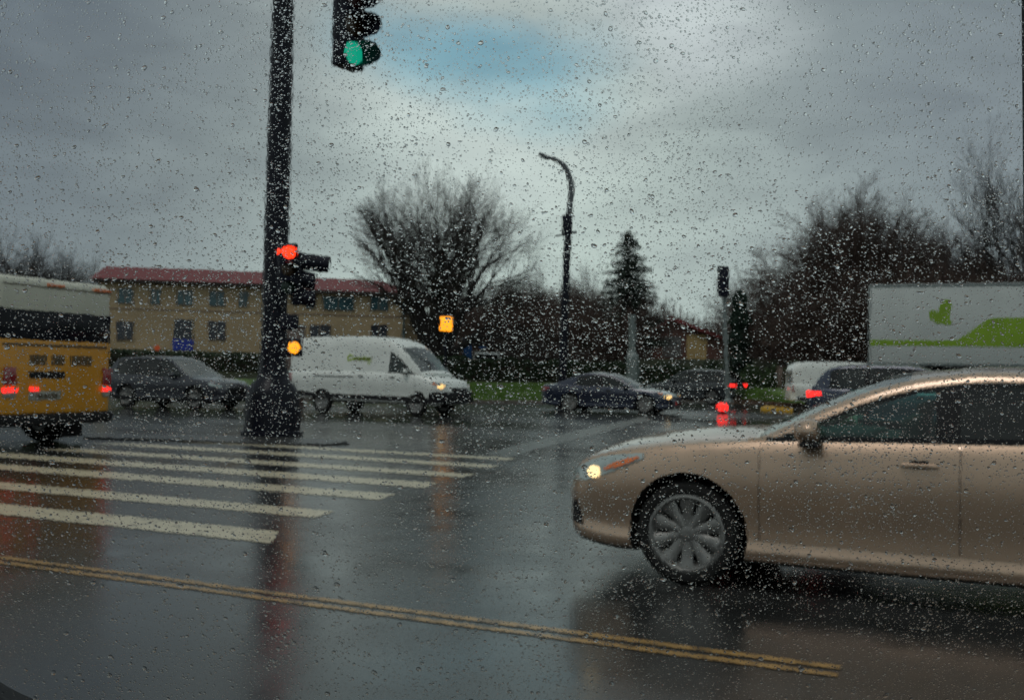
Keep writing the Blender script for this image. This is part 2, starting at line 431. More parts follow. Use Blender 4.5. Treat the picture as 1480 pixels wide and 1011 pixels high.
    # front face: grille and plate; sill
    gz = T['grille']; gb = MB(); gb.rbox(L/2 - .03, L/2 + .045, -gz[0], gz[0], gz[1], gz[2], .02); gb.build('grille', M['plastic'], root, 40)
    if T.get('bumper'):
        z0b, z1b = T['bumper']; bb_ = MB(); bb_.rbox(L/2 - .30, L/2 + .07, -W(.12), W(.12), z0b, z1b, .05, 3); bb_.build('front_bumper', M['plastic'], root, 40)
        for sg in (1, -1): patch('bumper_side', .06, .55, [(.06, z0b), (.55, z0b - .02)], [(.06, z1b), (.4, z1b), (.55, z1b - .12)], M['plastic'], .012, sides=(sg,), cols=8)
    if T.get('cladding'):
        for sg in (1, -1): patch('lower_cladding', .3, L - .3, lambda s: B(s) + .02, lambda s: B(s) + T['cladding'], M['plastic'], .006, sides=(sg,), cols=30, rows_=3)
    # greenhouse
    def ys(s, z): return .925 * W(s) - .004 - lean * max(0, z - E(s)) ** 1.12
    gl = MB(); st = [g0 + (g1 - g0) * i / (56 if hi else 34) for i in range((56 if hi else 34) + 1)]
    for a, z in T['windows']: st += [a, z]
    st += [T['ws'][0], T['ws'][1], T['rw'][0], T['rw'][1]]
    st = sorted(set(round(x, 4) for x in st)); st = [s for i, s in enumerate(st) if i == 0 or s - st[i - 1] > .004]
    mg = T.get('margin', .075); qs = [0, .2, .4, .6, .78, .9, .955, .985]
    shell = {0: MB(), 1: MB(), 2: MB()}; grid = []
    crown = curve(T['crown'])
    for s in st:
        h = H(s); e = E(s) - .012; zb = E(s) + .028; zt = max(zb, h - mg); zt2 = min(max(zt, zb) + .02, max(h - .02, zb)); zt2 = max(zt2, zt)
        side = [e, zb] + [zb + (zt - zb) * i / 5 for i in range(1, 6)] + [zt2, max(zt2, h - .022)]
        pts = [(X(s), ys(s, z), z) for z in side]
        ye = ys(s, h); cr = crown(s)
        for q in reversed(qs):
            z = h - .010 * (q > .98) + cr * (1 - q * q) * .999
            pts.append((X(s), ye * q, max(z, e)))
        grid.append(pts)
    nr = len(grid[0]); glassm = MB(); roofm = MB()
    wins = []
    for i in range(len(st) - 1):
        sm = (st[i] + st[i + 1]) / 2
        for j in range(nr - 1):
            quad = [grid[i][j], grid[i][j + 1], grid[i + 1][j + 1], grid[i + 1][j]]
            isw = None
            if 1 <= j < 6:
                for wi, (a, z) in enumerate(T['windows']):
                    if a < sm < z: isw = ('side', wi)
                mi = 0 if isw is None and T.get('paint_pillars') else 1
            elif j == 0: mi = 1 if any(a - .1 < sm < z + .1 for a, z in T['windows']) else 0
            elif j == 6: mi = 1
            else: mi = 0
            if j == 6 and not T['windows'][0][0] < sm < T['windows'][-1][1]: mi = 0
            if 1 <= j < 6 and isw is None and (sm < T['windows'][0][0] or sm > T['windows'][-1][1]): mi = 0
            if j >= 8 + 2:
                if T['ws'][0] < sm < T['ws'][1]: isw = ('ws', 0)
                if T['rw'][0] < sm < T['rw'][1]: isw = ('rw', 0)
            for sg in (1, -1):
                qd = [(x, sg * y, z) for x, y, z in quad]
                if (Vector(qd[0]) - Vector(qd[1])).length < 1e-4 and (Vector(qd[2]) - Vector(qd[3])).length < 1e-4: continue
                f = (0, 1, 2, 3) if sg > 0 else (3, 2, 1, 0)
                if isw:
                    key = (isw, sg if isw[0] == 'side' else 0)
                    wins.append((key, qd, f))
                else: roofm.add(qd, [f], mi)
    def weld(o):
        bm = bmesh.new(); bm.from_mesh(o.data); bmesh.ops.remove_doubles(bm, verts=bm.verts, dist=.0006)
        bmesh.ops.recalc_face_normals(bm, faces=bm.faces)
        bm.to_mesh(o.data); bm.free(); o.data.polygons.foreach_set('use_smooth', [True] * len(o.data.polygons)); o.data.set_sharp_from_angle(angle=R(50)); return o
    weld(roofm.build('roof', [paint, M['plastic']], root, 50, False))
    glass = glass or GL['std']
    for key in sorted(set(w[0] for w in wins), key=str):
        m = MB()
        for kk, qd, f in wins:
            if kk == key: m.add(qd, [f])
        nm = {'side': 'side_window', 'ws': 'windscreen', 'rw': 'rear_window'}[key[0][0]]
        g = glass[1] if (key[0][0] == 'side' and key[0][1] > 0) or key[0][0] == 'rw' else glass[0]
        if key[0][0] == 'ws': g = glass[2]
        o = weld(m.build(nm, g, root, 50, False)); 
        for v in o.data.vertices: v.co.z -= .003; v.co.y *= .996
        if sum((Vector(p_.center) - Vector((0, 0, .8))).dot(p_.normal) for p_ in o.data.polygons) < 0: o.data.flip_normals()
    # seats above the belt
    sx = T['windows'][0][0] + (.62 if len(T['windows']) > 1 else .55)
    for (s, n_) in ((sx, 2), (sx + .95, 2))[:2 if len(T['windows']) > 1 else 1]:
        for y in (-.36, .36):
            e = E(s); m = MB(); hh = H(s) - .1
            m.rbox(X(s + .16), X(s + .02), y - .22, y + .22, e - .1, min(e + .14, hh), .05, 3); m.rbox(X(s + .2), X(s + .1), y - .12, y + .12, e + .16, min(e + .33, hh), .04, 3)
            m.box(X(s + .14), X(s + .16), y - .04, y + .04, e + .1, e + .2)
            m.build('seat', M['interior'], root, 40)
    ds = MB(); s = T['ws'][0] + .28; e = E(s); ds.rbox(X(s + .35), X(s), -.62, .62, e - .04, e + .05, .03, 3); ds.build('dashboard', M['interior'], root, 40)
    # mirrors
    ms_ = T['mirror']
    for sg in (1, -1):
        e = E(ms_); y = .93 * W(ms_); m = MB()
        m.lathe([(.005, -.085), (.052, -.075), (.082, -.04), (.09, 0), (.088, .03), (.07, .055)], 20, 'x', mtx=Matrix.Translation((X(ms_), y + .115, e + .07)) @ Matrix.Scale(1.0, 4) @ Matrix.Diagonal((-1, 1.25, .82, 1)))
        m.rbox(X(ms_ + .06), X(ms_ - .03), y - .03, y + .1, e - .0, e + .035, .01, mi=1)
        m.rbox(X(ms_ + .064), X(ms_ - .05), y + .02, y + .2, e - .022, e + .006, .01, mi=1)
        sail = MB()
        if sg < 0: m.v = [(x, -yy, z) for x, yy, z in m.v]
        m.build('wing_mirror', [paint, M['plastic']], root, 50)
    # wheels
    for s in T['axles']:
        for sg in (1, -1):
            wheel(root, X(s), sg * (W(s) - .125), wr, rr_, T.get('spokes', 10), .21, T.get('wide', .6), sg)
    fl = MB(); fl.box(-L/2 + .5, L/2 - .5, -.5, .5, B(L/2) + .02 - .06, B(L/2) - .004); fl.build('underbody', M['hub_dark'], root)
    return root

GL = {'std': (car_glass('windscreen_glass', (.45, .58, .55)), car_glass('dark_side_glass', (.10, .12, .12)), car_glass('coated_windscreen', (.35, .5, .47), .95, 2.3)),
      'gold': (car_glass('teal_glass', (.42, .80, .72)), car_glass('privacy_glass', (.03, .035, .04)), car_glass('coated_screen', (.42, .7, .64), .95, 2.2))}

SEDAN = dict(L=4.87,
    E=[(0, .60), (.05, .68), (.14, .735), (.35, .795), (.7, .85), (1.1, .895), (1.45, .92), (2.0, .94), (3.0, .965), (3.9, .995), (4.5, .985), (4.8, .93), (4.87, .86)],
    C=[(0, .63), (.05, .735), (.14, .81), (.35, .88), (.7, .94), (1.1, .975), (1.4, .98), (1.7, .95), (3.6, .97), (4.1, 1.05), (4.6, 1.05), (4.8, 1.0), (4.87, .9)],
    W=[(0, .60), (.04, .68), (.1, .745), (.2, .805), (.35, .85), (.6, .885), (.95, .905), (1.5, .92), (3.4, .92), (4.0, .905), (4.45, .86), (4.7, .79), (4.87, .68)],
    B=[(0, .25), (.1, .205), (.4, .175), (.8, .17), (1.3, .165), (3.5, .17), (4.2, .2), (4.87, .3)],
    H=[(1.24, .90), (1.45, 1.0), (1.72, 1.135), (2.0, 1.25), (2.28, 1.32), (2.6, 1.352), (3.0, 1.35), (3.4, 1.315), (3.8, 1.21), (4.1, 1.09), (4.28, 1.0)],
    crown=[(1.24, .09), (1.9, .085), (2.4, .045), (3.2, .045), (4.28, .06)], ws=(1.30, 2.15), rw=(3.45, 4.1),
    windows=[(1.45, 2.30), (2.43, 3.45)], wheel=(.325, .232), axles=(.87, 3.62), spokes=10, wide=.74, mirror=1.62,
    doors=[(1.33, 2.42), (2.44, 3.32)], headlight=(.03, .58, [(.03, .60), (.16, .61), (.3, .655), (.58, .775)], [(.03, .65), (.12, .705), (.3, .775), (.58, .812)]),
    blinker=(.32, .55, [(.32, .69), (.42, .715), (.55, .775)], [(.32, .705), (.39, .745), (.55, .79)]), bulb=(.235, .672, .040),
    taillight=(4.5, 4.85, [(4.5, .84), (4.85, .76)], [(4.5, .93), (4.85, .86)]), taillight_back=(.42, .68, .76, .88),
    fog=(.015, .13, [(.015, .33), (.13, .31)], [(.015, .44), (.07, .47), (.13, .36)]), grille=(.42, .33, .48))
SUV = dict(L=4.7,
    E=[(0, .68), (.1, .78), (.3, .87), (.9, .96), (1.3, 1.0), (2.5, 1.03), (4.3, 1.08), (4.6, 1.05), (4.7, .98)],
    C=[(0, .72), (.1, .86), (.3, .95), (.9, 1.03), (1.3, 1.07), (1.6, 1.05), (4.3, 1.09), (4.6, 1.07), (4.7, 1.0)],
    W=[(0, .66), (.05, .74), (.15, .82), (.35, .88), (.8, .92), (1.5, .93), (3.8, .93), (4.4, .89), (4.6, .84), (4.7, .78)],
    B=[(0, .33), (.15, .26), (.6, .23), (3.9, .25), (4.7, .38)],
    H=[(1.15, 1.02), (1.4, 1.15), (1.75, 1.38), (2.05, 1.56), (2.4, 1.63), (3.2, 1.645), (3.9, 1.62), (4.2, 1.56), (4.4, 1.40), (4.62, 1.10)],
    crown=[(1.15, .05), (2.4, .04), (4.0, .04), (4.62, .03)], ws=(1.25, 2.1), rw=(4.2, 4.56),
    windows=[(1.45, 2.38), (2.48, 3.30), (3.4, 4.2)], wheel=(.36, .245), axles=(.93, 3.68), spokes=10, wide=.6, mirror=1.75,
    doors=[(1.3, 2.38), (2.4, 3.3)], headlight=(.05, .42, [(.05, .70), (.42, .80)], [(.05, .76), (.42, .87)]), bulb=(.15, .75, .05),
    taillight=(4.38, 4.68, [(4.38, .92), (4.68, .86)], [(4.38, 1.03), (4.68, 1.0)]), taillight_back=(.5, .8, .86, 1.02), grille=(.45, .5, .72), cladding=.13, lean=.30)
COUPE = dict(SEDAN); COUPE.update(L=4.75, H=[(1.28, .90), (1.6, 1.05), (2.0, 1.24), (2.35, 1.345), (2.7, 1.375), (3.0, 1.365), (3.4, 1.28), (3.8, 1.13), (4.15, 1.0)],
    E=[(0, .52), (.06, .60), (.2, .67), (.5, .75), (1.1, .84), (2.0, .90), (3.0, .92), (3.9, .95), (4.5, .95), (4.68, .90), (4.75, .80)],
    C=[(0, .54), (.06, .63), (.2, .72), (.5, .81), (1.1, .89), (1.4, .92), (1.7, .92), (3.6, .95), (4.1, 1.0), (4.5, 1.0), (4.68, .94), (4.75, .84)],
    W=[(0, .60), (.04, .68), (.1, .74), (.2, .80), (.35, .84), (.6, .87), (.95, .89), (3.4, .90), (4.0, .88), (4.45, .83), (4.62, .77), (4.75, .66)],
    axles=(.93, 3.62), windows=[(1.5, 2.50), (2.60, 3.42)], rw=(3.3, 4.0), taillight=(4.45, 4.74, [(4.45, .78), (4.74, .72)], [(4.45, .88), (4.74, .83)]),
    bulb=(.16, .60, .065), crown=[(1.28, .06), (1.9, .07), (2.4, .045), (3.2, .045), (4.15, .06)])
VAN = dict(L=5.9, bumper=(.40, .74),
    E=[(0, .80), (.08, .95), (.3, 1.05), (.7, 1.15), (1.0, 1.22), (1.6, 1.27), (5.8, 1.3), (5.9, 1.3)],
    C=[(0, .84), (.08, 1.02), (.3, 1.13), (.7, 1.23), (.95, 1.3), (1.3, 1.28), (5.9, 1.3)],
    W=[(0, .66), (.05, .76), (.15, .85), (.35, .93), (.8, .985), (1.4, .99), (5.7, .985), (5.85, .96), (5.9, .93)],
    B=[(0, .38), (.3, .33), (1.5, .36), (4.5, .4), (5.9, .5)],
    H=[(.72, 1.2), (.95, 1.40), (1.3, 1.74), (1.62, 2.02), (1.95, 2.22), (2.35, 2.32), (3.2, 2.36), (5.0, 2.35), (5.6, 2.30), (5.8, 2.15), (5.88, 1.85)],
    crown=[(.72, .07), (2, .06), (5.0, .05), (5.88, .02)], ws=(.85, 1.62), rw=(5.86, 5.87), windows=[(1.05, 2.02)], wheel=(.35, .22), axles=(1.0, 4.55),
    spokes=6, wide=.9, mirror=1.35, doors=[(1.05, 2.05), (2.1, 3.25)], headlight=(.06, .45, [(.06, .84), (.45, .98)], [(.06, .97), (.45, 1.05)]),
    bulb=(.17, .90, .07), blinker=(.30, .43, [(.30, .93), (.43, .97)], [(.30, 1.0), (.43, 1.035)]),
    taillight=(5.78, 5.88, [(5.78, .9), (5.88, .9)], [(5.78, 1.25), (5.88, 1.25)]), taillight_back=(.8, .93, .9, 1.25), grille=(.5, .58, .86), cladding=.22, lean=.085, paint_pillars=True, margin=.33)

# gold sedan: near front wheel stands at photo (988, 847)
p = gnd(990, 847)
yaw = math.pi
gx = p.x + (4.87 / 2 - .87); gy = p.y + .905 - .02
car('sedan', 'gold sedan passing close by with its headlamp lit', 'car', (gx, gy, 0), yaw, M['gold'], SEDAN, 'cars passing through the crossing', head=M['lit_white'], glass=GL['gold'], hi=True)
def place(px, D, rzdeg): q = foot(px, D); return (q.x, q.y, 0), R(rzdeg)
l, a = place(884, 36.2, 3); car('sedan', 'dark navy sedan with one warm headlamp lit, in front of the hedge', 'car', l, a, M['navy'], COUPE, 'cars passing through the crossing', head=M['lit_head_far'])
l, a = place(258, 33.5, 2); car('crossover', 'dark grey crossover between the yellow bus and the thick black pole', 'car', l, a, M['grey_paint'], SUV, 'cars passing through the crossing')
l, a = place(1003, 50, 170); car('crossover', 'black crossover with red tail lamps lit, just behind the navy sedan', 'car', l, a, M['black_paint'], SUV, 'cars passing through the crossing', tail=M['lit_red'])
l, a = place(1322, 24.5, 0); car('crossover', 'dark blue crossover half hidden behind the gold sedan roof, red lamp lit', 'car', l, a, M['blue_paint'], SUV, 'cars passing through the crossing', tail=M['lit_red'])
l, a = place(1228, 42, 20); wv = car('minivan', 'white van seen past the back of the dark blue crossover', 'van', l, a, M['white_paint'], VAN, 'vans at the crossing'); wv.scale = (.84, .84, .84)
l, a = place(550, 31.8, 0); van = car('delivery_van', 'white high roof delivery van with green lettering on its side', 'van', l, a, M['white_paint'], VAN, 'vans at the crossing', head=M['lit_head_far'])
# lettering on the van side (camera side is its right, local -y), an unreadable green script
m = MB()
def stroke(mb, pts, w, y0, y1):
    for (x0, z0), (x1, z1) in zip(pts, pts[1:]):
        d = Vector((x1 - x0, z1 - z0)); n = Vector((-d.y, d.x)).normalized() * w
        mb.prism([(x0 + n.x, z0 + n.y), (x1 + n.x, z1 + n.y), (x1 - n.x, z1 - n.y), (x0 - n.x, z0 - n.y)], y0, y1)
yv = -.99 - .006
xx = -.55; z0 = 1.62
def vs_y(z): return -(.925 * .99 - .004 - .085 * (z - 1.28) ** 1.12)
van.scale = (.94, 1, .99)
seqs = [[(.05, .13), (-.04, .16), (-.09, .09), (-.06, .01), (.0, .02), (.04, .07)], [(0, .02), (.03, .09), (.06, .02), (.09, .08)], [(0, .02), (.03, .09), (.055, .03), (.09, .09)], [(0, .08), (.03, .01), (.06, .09), (.085, .02)], [(0, .02), (.04, .1), (.05, .03), (.08, .09)], [(0, .02), (.03, .13), (.05, .02), (.09, .07)], [(0, .09), (.03, .02), (.07, .1), (.02, -.07), (-.02, -.04)]]
cx = xx
for q in seqs[:6] + [seqs[2], seqs[6]]:
    yy = vs_y(z0 + .05); stroke(m, [(cx + x * 1.35, z0 + z * 1.25) for x, z in q], .024, yy - .012, yy + .004); cx += .098
m.build('lettering', M['lime_text'], van)
m = MB(); yy = vs_y(1.35); m.prism([(-1.95, 1.14), (-.35, 1.14), (-.35, 1.165), (-1.95, 1.165)], -1.0, -.985); m.build('side_rail', M['plastic'], van)

# ------------------------------------------------------------------ bus seen from behind
near = foot(-6, 15.3); far = foot(160, 17.5)
dirv = (far - near).normalized(); bw = (far - near).length
fw = Vector((-dirv.y, dirv.x, 0))        # forward, away to the left
if fw.x > 0: fw = -fw
bl = 6.8; cen = (near + far) / 2 + fw * bl / 2
rzb = math.atan2(fw.y, fw.x)
bus = empty('shuttle_bus', cen, rzb, 'yellow and white shuttle bus seen from behind, at the left edge', 'bus')
hw = bw / 2; xr = -bl / 2
# local: +x forward, +y left (towards the camera)
m = MB(); m.rbox(xr, bl / 2, -hw, hw, .52, 1.95, .06, 3); m.build('lower_body', M['yellow'], bus, 40)
m = MB(); m.rbox(xr - .004, bl / 2, -hw - .004, hw + .004, 1.655, 2.20, .06, 3); m.build('window_band', M['black_glass'], bus, 40)
m = MB(); m.rbox(xr + .002, bl / 2, -hw + .002, hw - .002, 1.98, 2.68, .12, 4); m.build('roof', M['bus_white'], bus, 40)
m = MB(); m.rbox(xr - .07, xr + .3, -hw - .02, hw + .02, .36, .55, .04, 3); m.build('rear_bumper', M['plastic'], bus, 40)
m = MB(); m.box(xr + .2, bl / 2 - .1, -hw + .15, hw - .15, .36, .55); m.build('underbody', M['hub_dark'], bus)
m = MB(); m.rbox(xr - .012, xr + .05, -hw + .1, hw - .1, 1.60, 1.64, .01); m.build('rub_rail', M['letter'], bus)
def on_rear(nm, y0, y1, z0_, z1_, mt, t=.014, par=bus, bev=.006):
    q = MB(); q.rbox(xr - t, xr + .03, min(y0, y1), max(y0, y1), z0_, z1_, bev); return q.build(nm, mt, par, 40)
# image right is local -y.  centre of the rear is photo x = 80
def by(px): return hw - (px + 6) / 166.0 * bw * (1.0)
q = MB()
for (a, z, n) in ((38, 62, 5), (70, 88, 4), (97, 130, 6)):
    ya, yb = by(a), by(z); stp = (yb - ya) / n
    for k in range(n):
        y0 = ya + stp * k; w = stp * .74
        q.rbox(xr - .012, xr + .01, min(y0, y0 + w), max(y0, y0 + w), 1.31, 1.47, .004)
        if k % 2: q.rbox(xr - .016, xr + .01, min(y0, y0 + stp), max(y0, y0 + stp), 1.37, 1.41, .003)
q.build('lettering', M['letter'], bus)
on_rear('badge_panel', by(38), by(88), 1.10, 1.21, M['plastic'])
pl = on_rear('licence_plate', by(38), by(84), .76, .90, M['plate'])
for (a, z) in ((48, 56), (58, 66), (68, 78)): on_rear('plate_mark', by(a), by(z), .79, .86, M['letter'], .018, pl, .002)
on_rear('brake_lamp', by(40), by(50), .90, .96, M['lit_red'], .03)
for a, z in ((3, 20), (147, 159)):
    on_rear('taillight', by(a), by(z), 1.00, 1.27, M['lens_red'], .03); on_rear('reversing_lamp', by(a), by(z), .80, .885, M['plate'], .028)
    on_rear('brake_lamp', by(a), by(z), .885, .955, M['lit_red'], .04)
for a, z in ((60, 84), (130, 156)): on_rear('marker_lamp', by(a), by(z), 2.56, 2.60, M['lens_amber'], .0 + .02)
q = MB(); q.rbox(xr - .012, xr + .05, -hw + .03, hw - .1, 2.53, 2.55, .005); q.build('roof_seam', M['letter'], bus)
for xw in (xr + 1.15, bl / 2 - 1.0):
    for sg in (1, -1): wheel(bus, xw, sg * (hw - .24), .42, .22, 8, .42 if xw < 0 else .25, .8, sg)
for sg in (1, -1): MB().box(xr + .58, xr + .62, sg * (hw - .24) - .24, sg * (hw - .24) + .24, .1, .5).build('mud_flap', M['rubber'], bus)
# side windows and front door are off to the left; a windscreen closes the cab
q = MB(); q.rbox(bl / 2 - .02, bl / 2 + .03, -hw + .15, hw - .15, 1.5, 2.2, .03); q.build('windscreen', M['black_glass'], bus, 40)
q = MB()
for k in range(5): q.rbox(xr + .5 + k * 1.2, xr + 1.5 + k * 1.2, hw - .02, hw + .004, 1.72, 2.16, .02)
q.build('side_windows', M['win_dark'], bus, 40)

# ------------------------------------------------------------------ box truck
rzt = R(5)
c0 = foot(1255, 28.9); tr_len = 7.2
fx = Vector((math.cos(rzt), math.sin(rzt), 0))
truck = empty('box_truck', c0, rzt, 'white box truck with lime green swoosh behind the gold sedan', 'truck')
# local x runs right along the side from the rear corner, camera side is -y
m = MB(); m.rbox(0, tr_len, 0, 2.4, 1.72, 4.0, .03, 2); m.build('cargo_box', M['truck_white'], truck, 40)
m = MB(); m.box(.0, tr_len, -.012, .004, 3.92, 3.99); m.box(0, tr_len, -.012, .004, 1.73, 1.80)
m.box(-.012, .03, -.014, .03, 1.73, 3.99); m.build('edge_rail', M['pole_grey'], truck)
# swoosh: narrow band that climbs to a wide band
top = curve([(.02, 2.44), (2.05, 2.43), (2.25, 2.45), (2.5, 2.58), (2.85, 2.86), (3.1, 3.02), (3.35, 3.06), (7.18, 3.06)])
xs = [.02 + (7.16) * i / 120 for i in range(121)]
poly = [(x, top(x)) for x in xs] + [(7.18, 2.24), (.02, 2.28)]
m = MB()
v = []; f = []
for x in xs:
    for y in (-.006, .003):
        v += [(x, y, 2.28 - .04 * x / 7.2), (x, y, top(x))]
for i in range(120):
    a = i * 4; f += [(a, a + 1, a + 5, a + 4), (a + 2, a + 6, a + 7, a + 3), (a + 1, a + 3, a + 7, a + 5), (a, a + 4, a + 6, a + 2)]
m.add(v, f); m.build('swoosh', M['lime'], truck)
# emblem: a leaf like mark of three rounded lobes
m = MB()
def blob(cx, cz, rx, rz_, ang, n=20):
    pts = []
    for k in range(n):
        t = 2 * math.pi * k / n; x, z = rx * math.cos(t), rz_ * math.sin(t)
        pts.append((cx + x * math.cos(ang) - z * math.sin(ang), cz + x * math.sin(ang) + z * math.cos(ang)))
    return pts
for i, (cx, cz, a, b_, an) in enumerate(((1.99, 3.32, .17, .25, -.25), (1.70, 3.12, .12, .17, .3), (1.86, 2.98, .22, .10, -.15), (1.95, 3.12, .15, .18, .0), (2.07, 2.92, .10, .06, .2))):
    m.prism(blob(cx, cz, a, b_, an), -.006 - .0015 * i, .003)
m.build('emblem', M['lime'], truck)
m = MB(); m.box(.1, tr_len + 1.6, .5, 1.9, .75, 1.72); m.build('chassis', M['hub_dark'], truck)
m = MB(); m.rbox(tr_len + .25, tr_len + 2.0, .1, 2.3, .6, 2.3, .15, 3); m.rbox(tr_len + .25, tr_len + 1.5, .12, 2.28, 2.1, 3.0, .25, 4); m.build('cab', M['truck_white'], truck, 40)
m = MB(); m.rbox(tr_len + .6, tr_len + 1.35, .085, .2, 2.05, 2.6, .03); m.build('side_window', M['black_glass'], truck, 40)
for x in (1.3, tr_len + 1.2):
    for sg, y in ((-1, .25), (1, 2.15)): wheel(truck, x, y, .48, .27, 8, .3, .8, sg)

# ------------------------------------------------------------------ traffic lights
def signal_head(root, loc, rz, lit, lens_mats, sec=.35, r=.14, visor=(.26, .26, .26), w=.34, a0=-50, sweep=200, taper=.85):
    h = empty('signal_head', loc, rz, parent=root)     # faces local +x, centre of the stack at loc
    b = MB(); b.rbox(-.2, 0, -w / 2, w / 2, -1.5 * sec, 1.5 * sec, .03, 3)
    b.rbox(-.12, -.08, -w / 2 - .01, w / 2 + .01, -1.5 * sec + .1, 1.5 * sec - .1, .01)
    for i in range(3):
        z = (1 - i) * sec
        v = []; f = []; n = 18
        for k in range(n + 1):
            u = k / n; a = R(a0 + sweep * u); t = math.sin(u * math.pi) ** .7; ln = visor[i] * (1 - taper + taper * t)
            for rr in (r + .014, r + .004):
                v += [(.0, rr * math.cos(a), z + rr * math.sin(a)), (ln, rr * math.cos(a) * .97, z + rr * math.sin(a) * .97 - .05 * (ln / visor[i]))]
        for k in range(n):
            a = k * 4; f += [(a, a + 1, a + 5, a + 4), (a + 2, a + 6, a + 7, a + 3), (a + 1, a + 3, a + 7, a + 5)]
        b.add(v, f)
    b.build('housing', M['signal_black'], h, 40)
    for i in range(3):
        z = (1 - i) * sec; l = MB()
        l.lathe([(0, .035), (r * .5, .028), (r * .85, .012), (r, .002), (r, -.01)], 24, 'x', mtx=Matrix.Translation((0, 0, z)), close=False)
        l.build('lens', lens_mats[i], h, 40)
    return h
M['off_red'] = mat('unlit_red', (.03, .004, .004), .3, .2, 20); M['off_amber'] = mat('unlit_amber', (.03, .014, .003), .3, .2, 20); M['off_green'] = mat('unlit_green', (.003, .02, .014), .3, .2, 20)

# near black pole
pb = gnd(393, 628); DP = 20.2
pole = empty('traffic_signal_pole', pb, 0, 'thick black signal pole with flared base and red light', 'traffic light')
m = MB(); hp = 9.6
m.tube([(0, 0, .9), (0, 0, 3), (0.02, 0, 6), (0.04, 0, hp)], [.27, .25, .235, .21], 20); m.build('pole', M['pole_black'], pole, 40)
m = MB(); m.lathe([(.62, 0), (.62, .07), (.56, .09), (.55, .5), (.53, .8), (.46, .97), (.34, 1.1), (.285, 1.25), (.27, 1.5)], 12, 'z'); m.build('base', M['pole_black'], pole, 30)
def loc_on(px, py, D): return at(px, py, D) - pb
# signal cluster on the right of the pole
camdir = (CAMPOS - pb); cam_ang = math.atan2(camdir.y, camdir.x)
q = loc_on(417, 388, 19.65)
signal_head(pole, q, cam_ang + R(12), 0, [M['lit_red_signal'], M['off_amber'], M['off_green']], .33, .14, (.16, .16, .16), .36)
q = loc_on(437, 403, 19.95)
signal_head(pole, q, cam_ang + R(82), 0, [M['off_red'], M['off_amber'], M['off_green']], .34, .155, (.52, .26, .26), .38, -110, 400, .12)
q2 = loc_on(404, 367, 19.9)
m = MB(); m.lathe([(0, .03), (.04, .02), (.055, 0), (.055, -.08)], 16, 'x', mtx=Matrix.Translation(q2 + camdir.normalized() * .3) @ Matrix.Rotation(cam_ang, 4, 'Z'), close=False); m.build('repeater_lamp', M['lit_red_signal'], pole, 40)
m = MB(); q = loc_on(418, 465, 19.9); m.rbox(q.x - .14, q.x + .16, q.y - .12, q.y + .12, q.z - .16, q.z + .14, .03, 3); q = loc_on(416, 388, 19.95); m.build('control_box', M['signal_black'], pole, 40)
for dz in (.3, -.3): MB().tube([(0, 0, q.z + dz), (q.x, q.y, q.z + dz)], .04).build('bracket', M['signal_black'], pole, 40)
q = loc_on(425, 502, 19.6); m = MB(); mt = Matrix.Translation(q) @ Matrix.Rotation(cam_ang, 4, 'Z')
m.rbox(-.16, -.012, -.16, .16, -.17, .17, .03, 2, mtx=mt); m.build('crossing_signal_box', M['signal_black'], pole, 40)
m = MB(); m.lathe([(0, .03), (.06, .025), (.1, .008), (.118, -.005), (.118, -.02)], 24, 'x', mtx=mt, close=False); m.build('crossing_signal_lens', M['lit_amber'], pole, 40)
# mast arm, above the picture, that carries the green light
gs = at(512, 36, 12.9)
m = MB(); e = gs - pb + Vector((0, 0, 0)); m.tube([(0, 0, 9.1), (e.x * .5, e.y * .5, 9.3), (e.x * 1.05, e.y * 1.05, 9.35)], [.13, .11, .08], 12); m.build('mast_arm', M['pole_black'], pole, 40)
hang = empty('hanging_signal', (gs.x, gs.y, gs.z), 0, 'black hanging traffic light showing green at the top of the view', 'traffic light')
ca = math.atan2(-gs.y, -gs.x)
signal_head(hang, (0, 0, 0), ca + R(44), 2, [M['off_red'], M['off_amber'], M['lit_green']], .36, .15, (.34, .34, .34), .40, -75, 200)
m = MB(); m.tube([(0, 0, .5), (0, 0, 9.3 - gs.z)], .03, 8); m.build('hanger', M['pole_black'], hang, 40)
mm = hang.children[0]; mm.rotation_euler.x = 0
# brown cabinet and red post behind the pole
q = gnd(424, 590); cab = empty('utility_cabinet', q, R(10), 'brown utility cabinet just right of the thick black pole', 'cabinet')
s_ = (q - CAMPOS).length / F
m = MB(); m.rbox(-.32, .3, -.2, .2, .1, 2.75, .03); m.build('cabinet_body', M['brown_panel'], cab, 40)
m = MB(); m.rbox(-.36, .34, -.24, .24, 0, .1, .02); m.rbox(-.35, .33, -.23, .23, 2.75, 2.82, .02); m.build('plinth', M['kerb'], cab, 40)
m = MB(); m.box(-.28, .26, -.205, -.2, 1.0, 1.32); m.build('door_panel', M['pole_grey'], cab)
q = gnd(433, 588); m = MB(); m.tube([(0, 0, 0), (0, 0, 1.9)], .07, 10); m.lathe([(.1, 1.9), (.1, 1.95), (.02, 2.0)], 12, 'z'); o = m.build('bollard', M['red_post'], None, 40); o.location = q
tag(o, 'slim red post between the thick black pole and white van', 'post')

